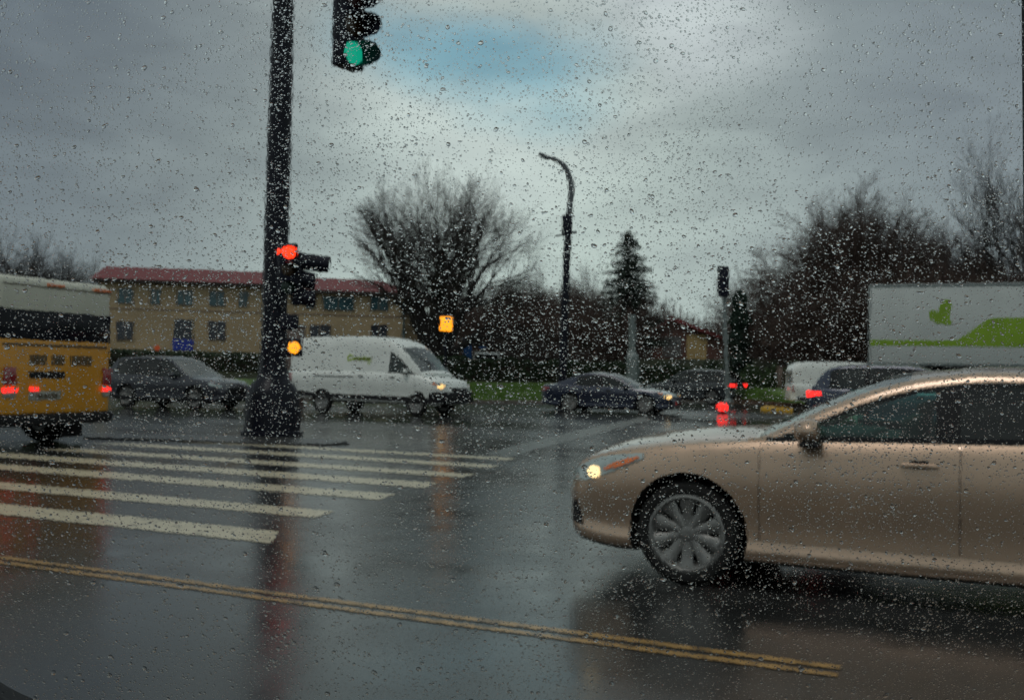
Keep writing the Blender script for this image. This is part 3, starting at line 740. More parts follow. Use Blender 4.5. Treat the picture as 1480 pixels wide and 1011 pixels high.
# far signal on grey pole (right), seen from behind
q = gnd(1052, 588); fs_ = empty('traffic_signal', q, 0, 'black traffic light seen from its side on a pale grey pole', 'traffic light')
Dq = -(CAMROT.transposed() @ (q - CAMPOS)).z
ptop = at(1047, 440, Dq) - q
m = MB(); m.tube([(0, 0, 0), (ptop.x, ptop.y, ptop.z), (ptop.x, ptop.y, ptop.z + .4)], [.11, .085, .08], 12); m.lathe([(.24, 0), (.24, .25), (.14, .4)], 12, 'z'); m.build('pole', M['pole_grey'], fs_, 40)
hh = at(1046, 407, Dq) - q
sh = signal_head(fs_, hh, math.atan2(-q.y, -q.x) + R(170), 0, [M['off_red'], M['off_amber'], M['off_green']], .45, .15, (.15, .15, .15), .46)
# small beacon low on the verge and yellow pad
q = gnd(1044, 598); bc = empty('red_beacon', q, 0, 'low beacon glowing red on the road under the grey pole', 'beacon')
m = MB(); m.lathe([(.16, 0), (.16, .04), (.08, .07), (.07, .1)], 16, 'z'); m.build('foot', M['plastic'], bc, 40)
m = MB(); m.lathe([(.1, .1), (.17, .13), (.20, .23), (.19, .33), (.10, .40), (.02, .42)], 20, 'z'); m.build('lamp', M['lit_red'], bc, 40)

# street lamp
q = gnd(812, 588.5); lamp = empty('street_lamp', q, 0, 'tall street lamp with curved arm reaching over to the left', 'street lamp')
Dl = -(CAMROT.transposed() @ (q - CAMPOS)).z
def lp(px, py): return at(px, py, Dl) - q
m = MB(); m.tube([(0, 0, 0), lp(816, 450), lp(821, 330), lp(822, 308)], [.19, .16, .14, .13], 14); m.lathe([(.3, 0), (.3, .5), (.2, .7)], 14, 'z'); m.build('pole', M['pole_black'], lamp, 40)
m = MB(); m.tube([lp(822, 312), lp(824.5, 295), lp(825.6, 280), lp(825.4, 268), lp(823.6, 257), lp(820, 247), lp(815, 239.5), lp(808.5, 233.5), lp(801, 230), lp(794, 228.4), lp(788, 228)], [.13, .13, .125, .12, .115, .11, .10, .095, .085, .075, .06], 12); m.build('arm', M['lamp_grey'], lamp, 40)
c = lp(784, 225); m = MB(); m.tube([lp(793, 229), lp(786, 226), lp(778, 221)], [.05, .12, .05], 12); m.build('lamp_head', M['lamp_grey'], lamp, 40)
c = lp(820, 324); m = MB(); m.rbox(c.x - .17, c.x + .17, c.y - .12, c.y + .12, c.z - .42, c.z + .36, .03); c = lp(829, 335); m.tube([lp(822, 337), lp(834, 335)], .05, 8); m.tube([lp(822, 338), lp(803, 341)], .035, 8); m.build('camera_box', M['signal_black'], lamp, 40)

# hand signal in front of the big tree
q = gnd(641, 588); hs = empty('crossing_signal', q, 0, 'glowing amber crossing signal on a thin post beside the big tree', 'crossing signal')
Dh = -(CAMROT.transposed() @ (q - CAMPOS)).z
c = at(645, 468, Dh) - q; sg_ = Dh / F
m = MB(); m.tube([(0, 0, 0), (c.x, c.y, c.z)], .05, 10); m.build('post', M['pole_black'], hs, 40)
ca = math.atan2(-q.y, -q.x); mt = Matrix.Translation(c) @ Matrix.Rotation(ca, 4, 'Z')
m = MB(); m.rbox(-.2, .05, -.28, .28, -.32, .32, .03, 2, mtx=mt); m.build('housing', M['signal_black'], hs, 40)
m = MB(); m.rbox(.05, .09, -.235, .235, -.27, .27, .12 * .3, 3, mtx=mt); m.build('lens', M['lit_amber'], hs, 40)

# pale grey column
q = foot(915, 54, .7); cp = empty('concrete_column', q, 0, 'pale concrete column behind the two dark cars', 'column')
def s_at(px, py, D=54): return at(px, py, D) - q
m = MB(); m.tube([(0, 0, 0), s_at(914, 515)], [.36, .34], 14); m.tube([s_at(914, 515), s_at(914, 508)], [.34, .2], 14); m.build('base', M['pole_grey'], cp, 40)
m = MB(); m.tube([s_at(914, 510), s_at(914, 455)], [.2, .17], 12); m.build('shaft', M['pole_grey'], cp, 40)

# ------------------------------------------------------------------ ground
ZB = .75
def sheet(name, pts, z, mt, kind='structure'):
    m = MB(); m.add([(x, y, z) for x, y in pts], [tuple(range(len(pts)))]); o = m.build(name, mt, None, None, False)
    if o.data.polygons[0].normal.z < 0: o.data.flip_normals()
    return tag(o, kind=kind)
kerb_px = [(-900, 566), (-300, 569), (0, 571), (300, 575), (480, 578), (660, 582), (800, 583), (960, 581), (1060, 581), (1150, 590), (1260, 597), (1480, 604), (1900, 618), (2600, 640)]
kl = [gnd(x, y) for x, y in kerb_px]
# world ground sheet
m = MB(); m.add([(-900, -300, -.05), (900, -300, -.05), (900, 1400, -.05), (-900, 1400, -.05)], [(0, 1, 2, 3)]); tag(m.build('ground', M['earth'], None, None, False), kind='structure')
poly = [(p.x, p.y) for p in kl]
poly = [(-160, poly[0][1] - 10)] + poly + [(120, poly[-1][1]), (120, -60), (-160, -60)]
sheet('road', poly, 0, M['road'])
# kerb as a real step following the line
nrm = Vector((CAMROT @ Vector((0, 0, -1))).xy).normalized(); back = Vector((nrm.x, nrm.y, 0))
m = MB(); v = []
for p_ in kl: v += [(p_.x, p_.y, -.02), (p_.x, p_.y, .14), *[tuple(p_ + back * .18 + Vector((0, 0, z))) for z in (.14, -.02)]]
f = []
for i in range(len(kl) - 1):
    a = i * 4; f += [(a, a + 1, a + 5, a + 4), (a + 1, a + 2, a + 6, a + 5), (a + 2, a + 3, a + 7, a + 6)]
m.add(v, f); tag(m.build('kerb', M['kerb']), kind='structure')
# verge rising to the hedge, then the slope up to the houses
m = MB(); v = []; prof = [(.18, .145), (1.2, .2), (3.5, .42), (7.5, .72), (11, .82), (20, 1.4), (34, 2.6), (60, 3.0), (160, 4.0), (900, 5.0)]
for p_ in kl:
    for d, z in prof:
        w = p_ + back * d; jx = random.uniform(-.05, .05); v.append((w.x, w.y, z + jx * (z > .3)))
n = len(prof); f = []; mi = []
for i in range(len(kl) - 1):
    for j in range(n - 1):
        f.append((i * n + j, i * n + j + 1, (i + 1) * n + j + 1, (i + 1) * n + j)); mi.append(0 if j < 4 else 1)
m.v = v; m.f = f; m.m = mi; o = m.build('grass_verge', [M['turf'], M['earth']], None, 60); tag(o, kind='structure')
def verge_z(px, D):
    q = foot(px, D); best = min(range(len(kerb_px) - 1), key=lambda i: abs((kerb_px[i][0] + kerb_px[i + 1][0]) / 2 - px))
    t = (px - kerb_px[best][0]) / (kerb_px[best + 1][0] - kerb_px[best][0]); ky = kerb_px[best][1] + t * (kerb_px[best + 1][1] - kerb_px[best][1])
    k_ = gnd(px, ky); Dk = -(CAMROT.transposed() @ (k_ - CAMPOS)).z; d = D - Dk
    for (d0, z0_), (d1, z1_) in zip(prof, prof[1:]):
        if d0 <= d <= d1: return z0_ + (z1_ - z0_) * (d - d0) / (d1 - d0)
    return .1 if d < 1 else prof[-1][1]
def stand(px, D): q = foot(px, D); q.z = verge_z(px, D) - .03; return q
# grass blades
v = []; f = []
for _ in range(16000):
    px = random.uniform(560, 1160); D0 = None
    i = max(k for k in range(len(kerb_px)) if kerb_px[k][0] <= px); t = (px - kerb_px[i][0]) / (kerb_px[i + 1][0] - kerb_px[i][0])
    k_ = gnd(px, kerb_px[i][1] + t * (kerb_px[i + 1][1] - kerb_px[i][1])); d = random.uniform(.22, 8)
    w = k_ + back * d; z = 0
    for (d0, z0_), (d1, z1_) in zip(prof, prof[1:]):
        if d0 <= d <= d1: z = z0_ + (z1_ - z0_) * (d - d0) / (d1 - d0)
    a = random.uniform(0, 6.28); hgt = random.uniform(.05, .16); o = len(v)
    v += [(w.x + .03 * math.cos(a), w.y + .03 * math.sin(a), z - .02), (w.x - .03 * math.cos(a), w.y - .03 * math.sin(a), z - .02), (w.x + random.uniform(-.05, .05), w.y + random.uniform(-.05, .05), z + hgt)]
    f.append((o, o + 1, o + 2))
m = MB(); m.add(v, f); tag(m.build('grass', M['grass'], None, None, False), kind='stuff')
# leaf litter strip along the right of the kerb
v = []; f = []
for _ in range(2600):
    px = random.uniform(1040, 1180); q = gnd(px, random.uniform(578, 590) if px < 1120 else random.uniform(585, 593)); a = random.uniform(0, 6.28); r_ = random.uniform(.05, .12); o = len(v)
    for k in range(4): v.append((q.x + r_ * math.cos(a + k * 1.57), q.y + r_ * math.sin(a + k * 1.57) * .7, .16 + random.uniform(0, .08)))
    f.append((o, o + 1, o + 2, o + 3))
m = MB(); m.add(v, f); tag(m.build('fallen_leaves', M['leaf_litter'], None, None, False), kind='stuff')
# yellow kerb pad
m = MB(); cs = [gnd(1104, 589), gnd(1148, 592), gnd(1144, 596), gnd(1100, 593)]
cs = [(p_.x, p_.y) for p_ in cs]
v = [(x, y, .004) for x, y in cs] + [(x, y, .10) for x, y in cs]; m.add(v, [(4, 5, 6, 7), (0, 1, 5, 4), (1, 2, 6, 5), (2, 3, 7, 6), (3, 0, 4, 7)])
tag(m.build('kerb_ramp', M['yellow_pad']), 'yellow painted kerb end beside the white van', 'kerb end')

# crosswalk: six stripes, cut along the photo's right ends
cw = empty('crosswalk', (0, 0, 0)); tag(cw, kind='structure')
R_dir = Vector((1, 0, 0))
def stripe_pts(tx, ty, bx, by_, left_px):
    a = gnd(tx, ty); b_ = gnd(bx, by_)
    l0 = gnd(left_px, 700)
    return a, b_
stripes = [((404, 768), (392, 785), -700), ((484, 739), (455, 748), -700), ((572, 714), (548, 722), -500), ((633, 698), (612, 705), -120), ((687, 685), (668, 690), 90), ((722, 672), (706, 676), 190), ((745, 662), (732, 665), 280)]
left_x = [-16, -16, -16, -13.5, -13.0, -13.5, -14.0]
for i, (t_, b_, _) in enumerate(stripes):
    A = gnd(*t_); Bq = gnd(*b_); lx = left_x[i]
    yaw_c = .028    # the stripes run almost along the road
    m = MB()
    def backw(P, x): return (x, P.y + (P.x - x) * yaw_c * 0 + 0, .004)
    n = 40; v = []
    for k in range(n + 1):
        t = k / n; xa = A.x + (lx - A.x) * t; xb = Bq.x + (lx - .3 - Bq.x) * t
        ya = A.y + random.uniform(-.006, .006); yb = Bq.y + random.uniform(-.006, .006)
        v += [(xa, ya, .004), (xb, yb, .004)]
    m.add(v, [(2 * k, 2 * k + 1, 2 * k + 3, 2 * k + 2) for k in range(n)])
    o = m.build('stripe', M['stripe'], cw, None, False)
    if o.data.polygons[0].normal.z < 0: o.data.flip_normals()
# double yellow line
cl = empty('centre_line', (0, 0, 0)); tag(cl, kind='structure')
e1 = gnd(1214, 968)
for dy in (-.075, .055):
    m = MB(); v = []; n = 60
    for k in range(n + 1):
        x = e1.x - 22 * (k / n) ** 1.0
        yc = 4.80 + dy
        v += [(x, yc - .034 + random.uniform(-.004, .004), .004), (x, yc + .034 + random.uniform(-.004, .004), .004)]
    m.add(v, [(2 * k, 2 * k + 1, 2 * k + 3, 2 * k + 2) for k in range(n)]); o = m.build('line', M['yline'], cl, None, False)
    if o.data.polygons[0].normal.z < 0: o.data.flip_normals()
# faded white band
pts = [gnd(x, y) for x, y in [(700, 655), (760, 640), (840, 621), (930, 602), (940, 606), (868, 626), (800, 643), (735, 661)]]
sheet('faded_road_line', [(p_.x, p_.y) for p_ in pts], .004, M['faint'])
# low traffic island under the pole
pts = [gnd(x, y) for x, y in [(120, 634), (260, 632), (380, 633), (470, 637), (505, 641), (470, 644), (380, 643), (260, 638)]]
m = MB(); n = len(pts); v = [(p_.x, p_.y, 0.0) for p_ in pts] + [(p_.x, p_.y, .035) for p_ in pts]; m.add(v, [tuple(range(n, 2 * n))] + [(i, (i + 1) % n, (i + 1) % n + n, i + n) for i in range(n)])
M['dark_kerb'] = mat('dark_wet_kerb', (.02, .019, .018), .35, .3, 4, bump=.3); tag(m.build('traffic_island', M['dark_kerb']), kind='structure')

# ------------------------------------------------------------------ beige building
A = foot(140, 82); Bp = foot(618, 88); dv = (Bp - A); dv.z = 0; WL = dv.length; rzb2 = math.atan2(dv.y, dv.x); zg = 2.3
bd = empty('apartment_building', (A.x, A.y, zg), rzb2, 'two storey beige building with red tiled roof behind the cars', 'building')
Minv = (Matrix.Translation((A.x, A.y, zg)) @ Matrix.Rotation(rzb2, 4, 'Z')).inverted()
Rz2 = Matrix.Rotation(rzb2, 3, 'Z')
def face(px, py, yoff=0.0):      # pixel -> local (x, z) on the facade plane
    o_ = Vector((A.x, A.y, 0)) + Rz2 @ Vector((0, yoff, 0)); nvec = Rz2 @ Vector((0, 1, 0)); d = ray(px, py)
    t = (o_ - CAMPOS).dot(nvec) / d.dot(nvec); w = Minv @ (CAMPOS + d * t); return w.x, w.z
ez = 5.75; DEP = 11
xe = face(585, 480)[0]
xm = face(405, 480)[0]
m = MB(); m.box(0, xm, 0, DEP, -1.2, ez + .3); m.box(xm - .01, xe, .01, DEP, -1.2, ez - .02); m.box(xe - .01, WL, 1.6, DEP - .01, -1.2, ez - .35); m.build('wall', M['stucco'], bd)
m = MB(); m.box(-.4, xm + .3, -.55, .35, ez + .06, ez + .28, 0); m.box(xm + .31, xe + .5, -.52, .35, ez - .26, ez - .04, 0); m.box(xe + .2, WL + .5, 1.05, 2.0, ez - .62, ez - .37); m.build('eave', M['eave'], bd)
def hip(x0, x1, y0, y1, z0, z1, ins, mi=0, left=False):
    ym = (y0 + y1) / 2; v = [(x0, y0, z0), (x1, y0, z0), (x1, y1, z0), (x0, y1, z0), (x0 + (ins if left else 0), ym, z1), (x1 - ins, ym, z1)]
    return v, [(0, 1, 5, 4), (1, 2, 5), (2, 3, 4, 5), (3, 0, 4), (0, 3, 2, 1)]
m = MB(); m.add(*hip(-.6, xm + .5, -.65, DEP + .6, ez + .29, ez + 1.85, .3, 0, True)); m.add(*hip(xm - .3, xe + .6, -.6, DEP + .5, ez - .03, ez + 1.5, 2.2)); m.add(*hip(xe - 2, WL + .6, .95, DEP, ez - .36, ez + .9, 2.4)); m.build('roof', M['roof_red'], bd)
# right window set
def win(px, py0, py1, w, mt, nm='window', fr=True):
    x0, zt = face(px - w / 2, py0); x1, _ = face(px + w / 2, py0); _, zb_ = face(px, py1)
    q = MB(); q.box(x0, x1, -.06, .02, zb_, zt); o = q.build(nm, M['stucco_dark'], bd)
    q = MB(); q.box(x0 + .07, x1 - .07, -.075, -.055, zb_ + .07, zt - .07); g = q.build('pane', mt, o)
    q = MB(); c_ = (x0 + x1) / 2; q.box(c_ - .03, c_ + .03, -.09, -.06, zb_ + .07, zt - .07); q.build('mullion', M['stucco_dark'], o)
for px, w in ((182, 23), (225, 16), (267, 24), (314, 24), (352, 14), (449, 14), (548, 27)): win(px, 415 + (px - 182) * .033, 439 + (px - 182) * .028, w, M['win_teal'])
win(489, 427, 449, 46, M['win_teal'])
for px, w in ((181, 25), (314, 26)): win(px, 463, 492, w, M['win_dark'])
for px, w in ((463, 31), (548, 25)): win(px, 468, 490, w, M['win_dark'])
x0, zt = face(252, 461); x1, _ = face(279, 461); _, z1 = face(265, 490); _, z2 = face(265, 508)
q = MB(); q.box(x0, x1, -.08, .02, z2 - .6, zt); dr = q.build('door', M['win_dark'], bd)
q = MB(); q.rbox(x0 - .08, x1 + .08, -.16, -.1, z2, z1, .02); q.build('blue_panel', M['blue'], dr)
x0, z0_ = face(584, 425); q = MB(); q.tube([(x0, -.12, 0), (x0, -.12, ez - .6)], .1, 8); q.build('downpipe', M['win_teal'], bd)
q = MB(); x0, z0_ = face(500, 455); q.box(-.02, xe + .01, -.02, .005, z0_ - .1, z0_ + .05); q.build('string_course', M['stucco_dark'], bd)
# orange sign before it
q = stand(227, 72); c = at(227, 503, 72) - q; m = MB(); m.tube([(0, 0, 0), (c.x, c.y, c.z)], .03, 8); s1 = empty('road_sign', q, 0, 'small orange diamond sign before the beige building', 'sign'); m.build('post', M['pole_grey'], s1)
m = MB(); m.rbox(-.17, .17, -.02, .02, -.17, .17, .01, mtx=Matrix.Translation(c) @ Matrix.Rotation(R(25), 4, 'Z') @ Matrix.Rotation(R(45), 4, 'Y')); m.build('sign_board', M['orange'], s1)
# gabled house
q = stand(990, 96); hse = empty('house', q, R(18), 'brown house with red gabled roof and a yellow wall panel', 'house')
sH = 96 / F
def hx(px): return (px - 990) * sH
zq = q.z
def hz(py): return CH + (hor(990) - py) * sH - zq
m = MB(); pts = [(hx(942), -.5), (hx(1042), -.5), (hx(1042), hz(487)), (hx(970), hz(463)), (hx(942), hz(478))]; m.prism(pts, 0, 8); m.build('wall', M['brick'], hse)
m = MB(); m.prism([(hx(936), hz(481)), (hx(969), hz(457)), (hx(1048), hz(488)), (hx(1048), hz(492)), (hx(969), hz(463)), (hx(936), hz(486))], -.5, 8.4); m.build('roof', M['roof_red'], hse)
m = MB(); m.box(hx(992), hx(1020), -.04, .02, hz(532), hz(483)); m.build('wall_panel', M['house_yellow'], hse)
m = MB(); m.box(hx(958), hx(984), -.04, .02, hz(516), hz(486)); m.build('window', M['house_grey'], hse)
# blue signs and pale parked car roofs behind the hedge
for (px, py, w, h_, D, lab) in ((675, 506, 12, 34, 66, 'tall narrow blue sign standing behind the hedge'), (696, 499, 10, 8, 68, 'small square blue sign behind the hedge')):
    q = stand(px, D); c = at(px, py, D) - q; k_ = D / F; s1 = empty('sign', q, R(25), lab, 'sign', 'blue signs behind the hedge'); m = MB(); m.tube([(0, .06, 0), (0, .06, c.z)], .04, 8); m.build('post', M['pole_grey'], s1)
    m = MB(); m.rbox(-w * k_ / 2, w * k_ / 2, -.03, .03, c.z - h_ * k_ / 2, c.z + h_ * k_ / 2, .01); m.build('sign_board', M['blue_sign'], s1)
q = stand(706, 61.5); o = car('parked_car', 'pale parked car glimpsed over the hedge by the blue signs', 'car', (q.x, q.y, q.z - .30), R(112), M['white_paint'], SUV)

# ------------------------------------------------------------------ trees
def inside(p, env):
    return env is None or sum(((p[i] - env[0][i]) / env[1][i]) ** 2 for i in range(3)) < 1 or (p.z < env[0][2] * .75 and math.hypot(p.x, p.y) < .6 * p.z + .3)
def grow(segs, p, d, ln, r, lvl, maxl, spread, up, nb, curl=.18, keep=.72, env=None):
    steps = 4 if lvl < 2 else 3; pts = [p.copy()]; rs = [r]
    for i in range(steps):
        d = (d + Vector((random.gauss(0, curl), random.gauss(0, curl), random.gauss(0, curl) + up * .25))).normalized()
        p = p + d * (ln / steps)
        if not inside(p * random.uniform(.95, 1.04), env) and p.z > 2.5:
            pts.append(p.copy()); rs.append(.004); break
        pts.append(p.copy()); rs.append(r * (1 - (.5 if lvl < maxl else .8) * (i + 1) / steps))
    if len(pts) < 2: return
    steps = len(pts) - 1
    segs.append((lvl, pts, rs))
    if lvl >= maxl: return
    k = nb[lvl]
    for i in range(k):
        t = random.uniform(.3, 1.0) if i else 1.0
        idx = t * steps; a = int(min(idx, steps - 1)); fr = idx - a; q = pts[a].lerp(pts[a + 1], fr); rr = rs[a] * (1 - fr) + rs[a + 1] * fr
        ax = d.orthogonal().normalized(); ax.rotate(Matrix.Rotation(random.uniform(0, 6.283), 3, d))
        nd = d.copy(); nd.rotate(Matrix.Rotation(random.gauss(spread, .15) * (.35 if i == 0 else 1), 3, ax))
        grow(segs, q, nd, ln * random.uniform(keep - .12, keep + .1), max(rr * .68, .006), lvl + 1, maxl, spread, up, nb, curl, keep, env)
def tree_obj(name, loc, stems, h, r, maxl, nb, spread, up, bark, twig, label, cat='tree', group=None, stem_spread=.3, split=2, keep=.72, twr=1.0, rz=0, curl=.18, env=None, rnd=False, bole=0):
    root = empty(name, loc, rz, label, cat, group)
    segs = []
    for s in range(stems):
        a = 6.283 * s / max(stems, 1) + random.uniform(-.4, .4); t = stem_spread * random.uniform(.6, 1.1) if stems > 1 else .05
        if rnd: a = 2.4 * s; t = stem_spread * (.06 + .94 * ((s + .5) / stems))
        d = Vector((math.cos(a) * math.sin(t), math.sin(a) * math.sin(t), math.cos(t)))
        grow(segs, Vector((math.cos(a) * r * .5 * (stems > 1), math.sin(a) * r * .5 * (stems > 1), -.1 + bole * .7)), d, h, r * (1 if stems == 1 else .62), 0, maxl, spread, up, nb, curl, keep, env)
    t = MB(); c = MB()
    if bole: t.tube([(0, 0, -.2), (.02, 0, bole * .4), (0, .03, bole * .8), (0, 0, bole * 1.15)], [r * 1.45, r * 1.15, r * 1.05, r * .7], 14)
    for lvl, pts, rs in segs:
        (t if lvl < split else c).tube(pts, [x * (1 if lvl < split else twr) for x in rs], 7 if lvl < split else (4 if lvl < maxl - 1 else 3), cap=False)
    t.build('trunk', bark, root, 60, False); c.build('crown', twig, root, 60, False)
    return root
# the big vase shaped tree
random.seed(21)
q = stand(636, 60)
tree_obj('bare_tree', q, 10, 4.4, .46, 5, (4, 5, 5, 4, 3), .47, .03, M['bark'], M['twig'], 'large bare tree with a wide fan of branches beside the white van', group='bare trees', stem_spread=.98, keep=.70, twr=1.1, curl=.10, env=((.9, 0, 7.7), (5.6, 5.4, 4.9)), rnd=True, bole=1.6)
# right dense dome
random.seed(5)
q = stand(1240, 66)
dome = tree_obj('bare_tree', q, 12, 5.2, .42, 5, (5, 6, 5, 5, 4), .55, .02, M['bark'], M['twig_brown'], 'broad dense dark bare tree left of and behind the box truck', group='bare trees', stem_spread=1.0, keep=.66, twr=1.7, curl=.14, env=((-.5, 0, 5.4), (5.9, 5.6, 8.2)), rnd=True)
random.seed(9)
q = stand(1530, 60); t2 = tree_obj('bare_tree', q, 5, 5.6, .4, 5, (4, 5, 5, 4, 3), .42, .12, M['bark'], M['twig'], 'tall bare tree with upright branches above the box truck at the right edge', group='bare trees', stem_spread=.55, keep=.68, twr=1.6, curl=.09)
o = copy_tree(dome); o.location = stand(1372, 74); o.rotation_euler = (0, 0, 2.2); o.scale = (.62, .62, .88); o['label'] = 'narrower bare tree between the broad dark tree and the tall tree at the right edge'
# thicket trees copied from one
random.seed(14)
q = stand(700, 80)
th = tree_obj('bare_shrub', q, 6, 2.9, .14, 4, (5, 6, 6, 5), .55, .05, M['twig_brown'], M['twig_brown'], 'leafless brown shrub in the thicket right of the big tree', 'shrub', group='leafless shrubs behind the hedge', stem_spread=.7, keep=.68, twr=1.6, curl=.14)
def cp(src, px, D, sc_, rz_, lab=None, grp=None, sz=None):
    o = copy_tree(src); q = stand(px, D); o.location = q; o.rotation_euler = (0, 0, rz_); o.scale = (sc_, sc_, sz or sc_)
    if lab: o['label'] = lab
    if grp: o['group'] = grp
    return o
lab = th['label']
for px, D, s_ in ((668, 86, .9), (735, 78, 1.0), (770, 84, 1.05), (800, 78, .95), (845, 82, 1.05), (882, 76, .95), (918, 92, .8), (862, 72, .8), (720, 72, .75), (780, 72, .72)):
    cp(th, px, D, s_, random.uniform(0, 6), 'leafless brown shrub behind the hedge between the big tree and the house')
th['label'] = 'leafless brown shrub behind the hedge between the big tree and the house'
for px, D, s_, sz in ((1110, 74, 1.0, 1.2), (1150, 62, 1.0, 1.0), (1200, 60, 1.0, 1.0), (1250, 62, 1.1, 1.1), (1310, 62, 1.1, 1.1), (1360, 66, 1.2, 1.2), (1405, 64, 1.1, 1.2), (1450, 62, 1.1, 1.2), (1490, 60, 1.2, 1.2), (1385, 60, 1.0, 1.1), (1340, 56, .9, 1.1)):
    cp(th, px, D, s_, random.uniform(0, 6), 'leafless brown shrub under and around the broad dark tree', 'leafless shrubs by the broad tree', sz)
# a far wood closes the view behind the shrubs
v = []; f = []
for _ in range(34000):
    px = random.uniform(600, 1560); D = random.uniform(98, 116); q = stand(px, D); top_ = 4.6 + .9 * math.sin(px * .021) + .7 * math.sin(px * .067)
    z = q.z + top_ * random.random() ** 1.3 * random.uniform(.7, 1.1); a = random.uniform(0, 6.28); tl = random.uniform(.4, 1.0); dx, dy = random.gauss(0, .3), random.gauss(0, .3); w_ = random.uniform(.03, .07); o_ = len(v)
    v += [(q.x - w_ * math.cos(a), q.y - w_ * math.sin(a), z - tl), (q.x + w_ * math.cos(a), q.y + w_ * math.sin(a), z - tl), (q.x + dx, q.y + dy, z + tl * .5)]; f.append((o_, o_ + 1, o_ + 2))
m = MB(); m.add(v, f); tag(m.build('woodland', M['twig_brown'], None, None, False), kind='stuff')
# far trees over the bus
random.seed(33)
q = stand(60, 118); ft = tree_obj('far_tree', q, 3, 5.2, .3, 4, (5, 6, 5, 5), .5, .1, M['bark'], M['twig'], 'distant bare tree above the yellow bus roof', group='distant bare trees above the bus', stem_spread=.5, keep=.7, twr=2.4, curl=.13)
for px, D, s_ in ((-50, 122, 1.0), (0, 115, 1.02), (30, 120, .95), (95, 122, .92), (125, 126, .9), (-20, 130, 1.1), (80, 112, .8), (150, 128, .72)):
    cp(ft, px, D, s_, random.uniform(0, 6))
for px, D, s_ in ((850, 120, .85), (905, 125, .8), (790, 125, .8)):
    cp(ft, px, D, s_, random.uniform(0, 6), 'distant bare tree beyond the street lamp and conifer', 'distant bare trees in the middle')

def leafy(name, pts_fn, n, size, mt, label, cat, loc=(0, 0, 0), trunk=None, flat=0):
    v = []; f = []
    for _ in range(n):
        c, nrm_ = pts_fn(); a = Vector((random.gauss(0, 1), random.gauss(0, 1), random.gauss(0, 1) * (1 - flat) + .01)).normalized(); b_ = a.orthogonal().normalized(); b_.rotate(Matrix.Rotation(random.uniform(0, 6.28), 3, a)); s_ = size * random.uniform(.5, 1.3); w = a.cross(b_)
        o = len(v); v += [tuple(c + b_ * s_), tuple(c + w * s_ * .45), tuple(c - b_ * s_), tuple(c - w * s_ * .45)]; f.append((o, o + 1, o + 2, o + 3))
    m = MB(); m.add(v, f); return m
# conifer
random.seed(40)
q = stand(905, 74); kq = 74 / F
con = empty('conifer', q, 0, 'dark conifer with ragged drooping branches right of the street lamp', 'tree')
ht = CH + (hor(905) - 333) * kq - q.z
m = MB(); m.tube([(0, 0, -.1), (0, 0, ht * .5), (0, 0, ht * .98)], [.24, .15, .02], 8); m.build('trunk', M['bark'], con, 60)
v = []; f = []; bm_ = MB()
for i in range(330):
    t = random.uniform(.16, 1) ** .9; z = ht * t; rmax = (1 - t) ** .70 * 3.5 * random.uniform(.4, 1.2) + .2; a = random.uniform(0, 6.28); ca_, sa_ = math.cos(a), math.sin(a)
    p0 = Vector((0, 0, z)); p1 = Vector((ca_ * rmax * .6, sa_ * rmax * .6, z - rmax * .1)); p2 = Vector((ca_ * rmax, sa_ * rmax, z - rmax * .12)); bm_.tube([p0, p1, p2], [.03, .02, .008], 3, cap=False)
    for k in range(int(16 * rmax) + 8):
        u = random.uniform(.2, 1.02); c = p0.lerp(p2, u) + Vector((random.gauss(0, .13), random.gauss(0, .13), random.gauss(-.10, .09))); s_ = random.uniform(.07, .17)
        dr_ = Vector((ca_ + random.gauss(0, .6), sa_ + random.gauss(0, .6), random.gauss(-.3, .4))).normalized(); w = dr_.orthogonal().normalized(); w.rotate(Matrix.Rotation(random.uniform(0, 6.28), 3, dr_)); o = len(v)
        v += [tuple(c - dr_ * s_), tuple(c + w * s_ * .35), tuple(c + dr_ * s_), tuple(c - w * s_ * .35)]; f.append((o, o + 1, o + 2, o + 3))
bm_.add(v, f); bm_.build('crown', M['needle'], con, None, False)
# evergreen column
q = stand(1068, 62); k1 = 62 / F; ev = empty('evergreen_tree', q, 0, 'narrow dark green evergreen right behind the grey signal pole', 'tree')
ht = CH + (hor(1068) - 418) * k1 - q.z
def fn():
    t = random.random(); z = ht * (.02 + .98 * t); rr = .78 * math.sqrt(max(0, 1 - t ** 4)) * (.8 + .2 * math.sin(z * 5)); a = random.uniform(0, 6.28); u = math.sqrt(random.uniform(.35, 1.05)); return Vector((math.cos(a) * rr * u, math.sin(a) * rr * u, z)), 0
leafy('', fn, 7000, .11, None, '', '').build('crown', M['evergreen'], ev, None, False)
m = MB(); m.tube([(0, 0, -.1), (0, 0, ht * .9)], [.12, .04], 8); m.build('trunk', M['bark'], ev, 60)
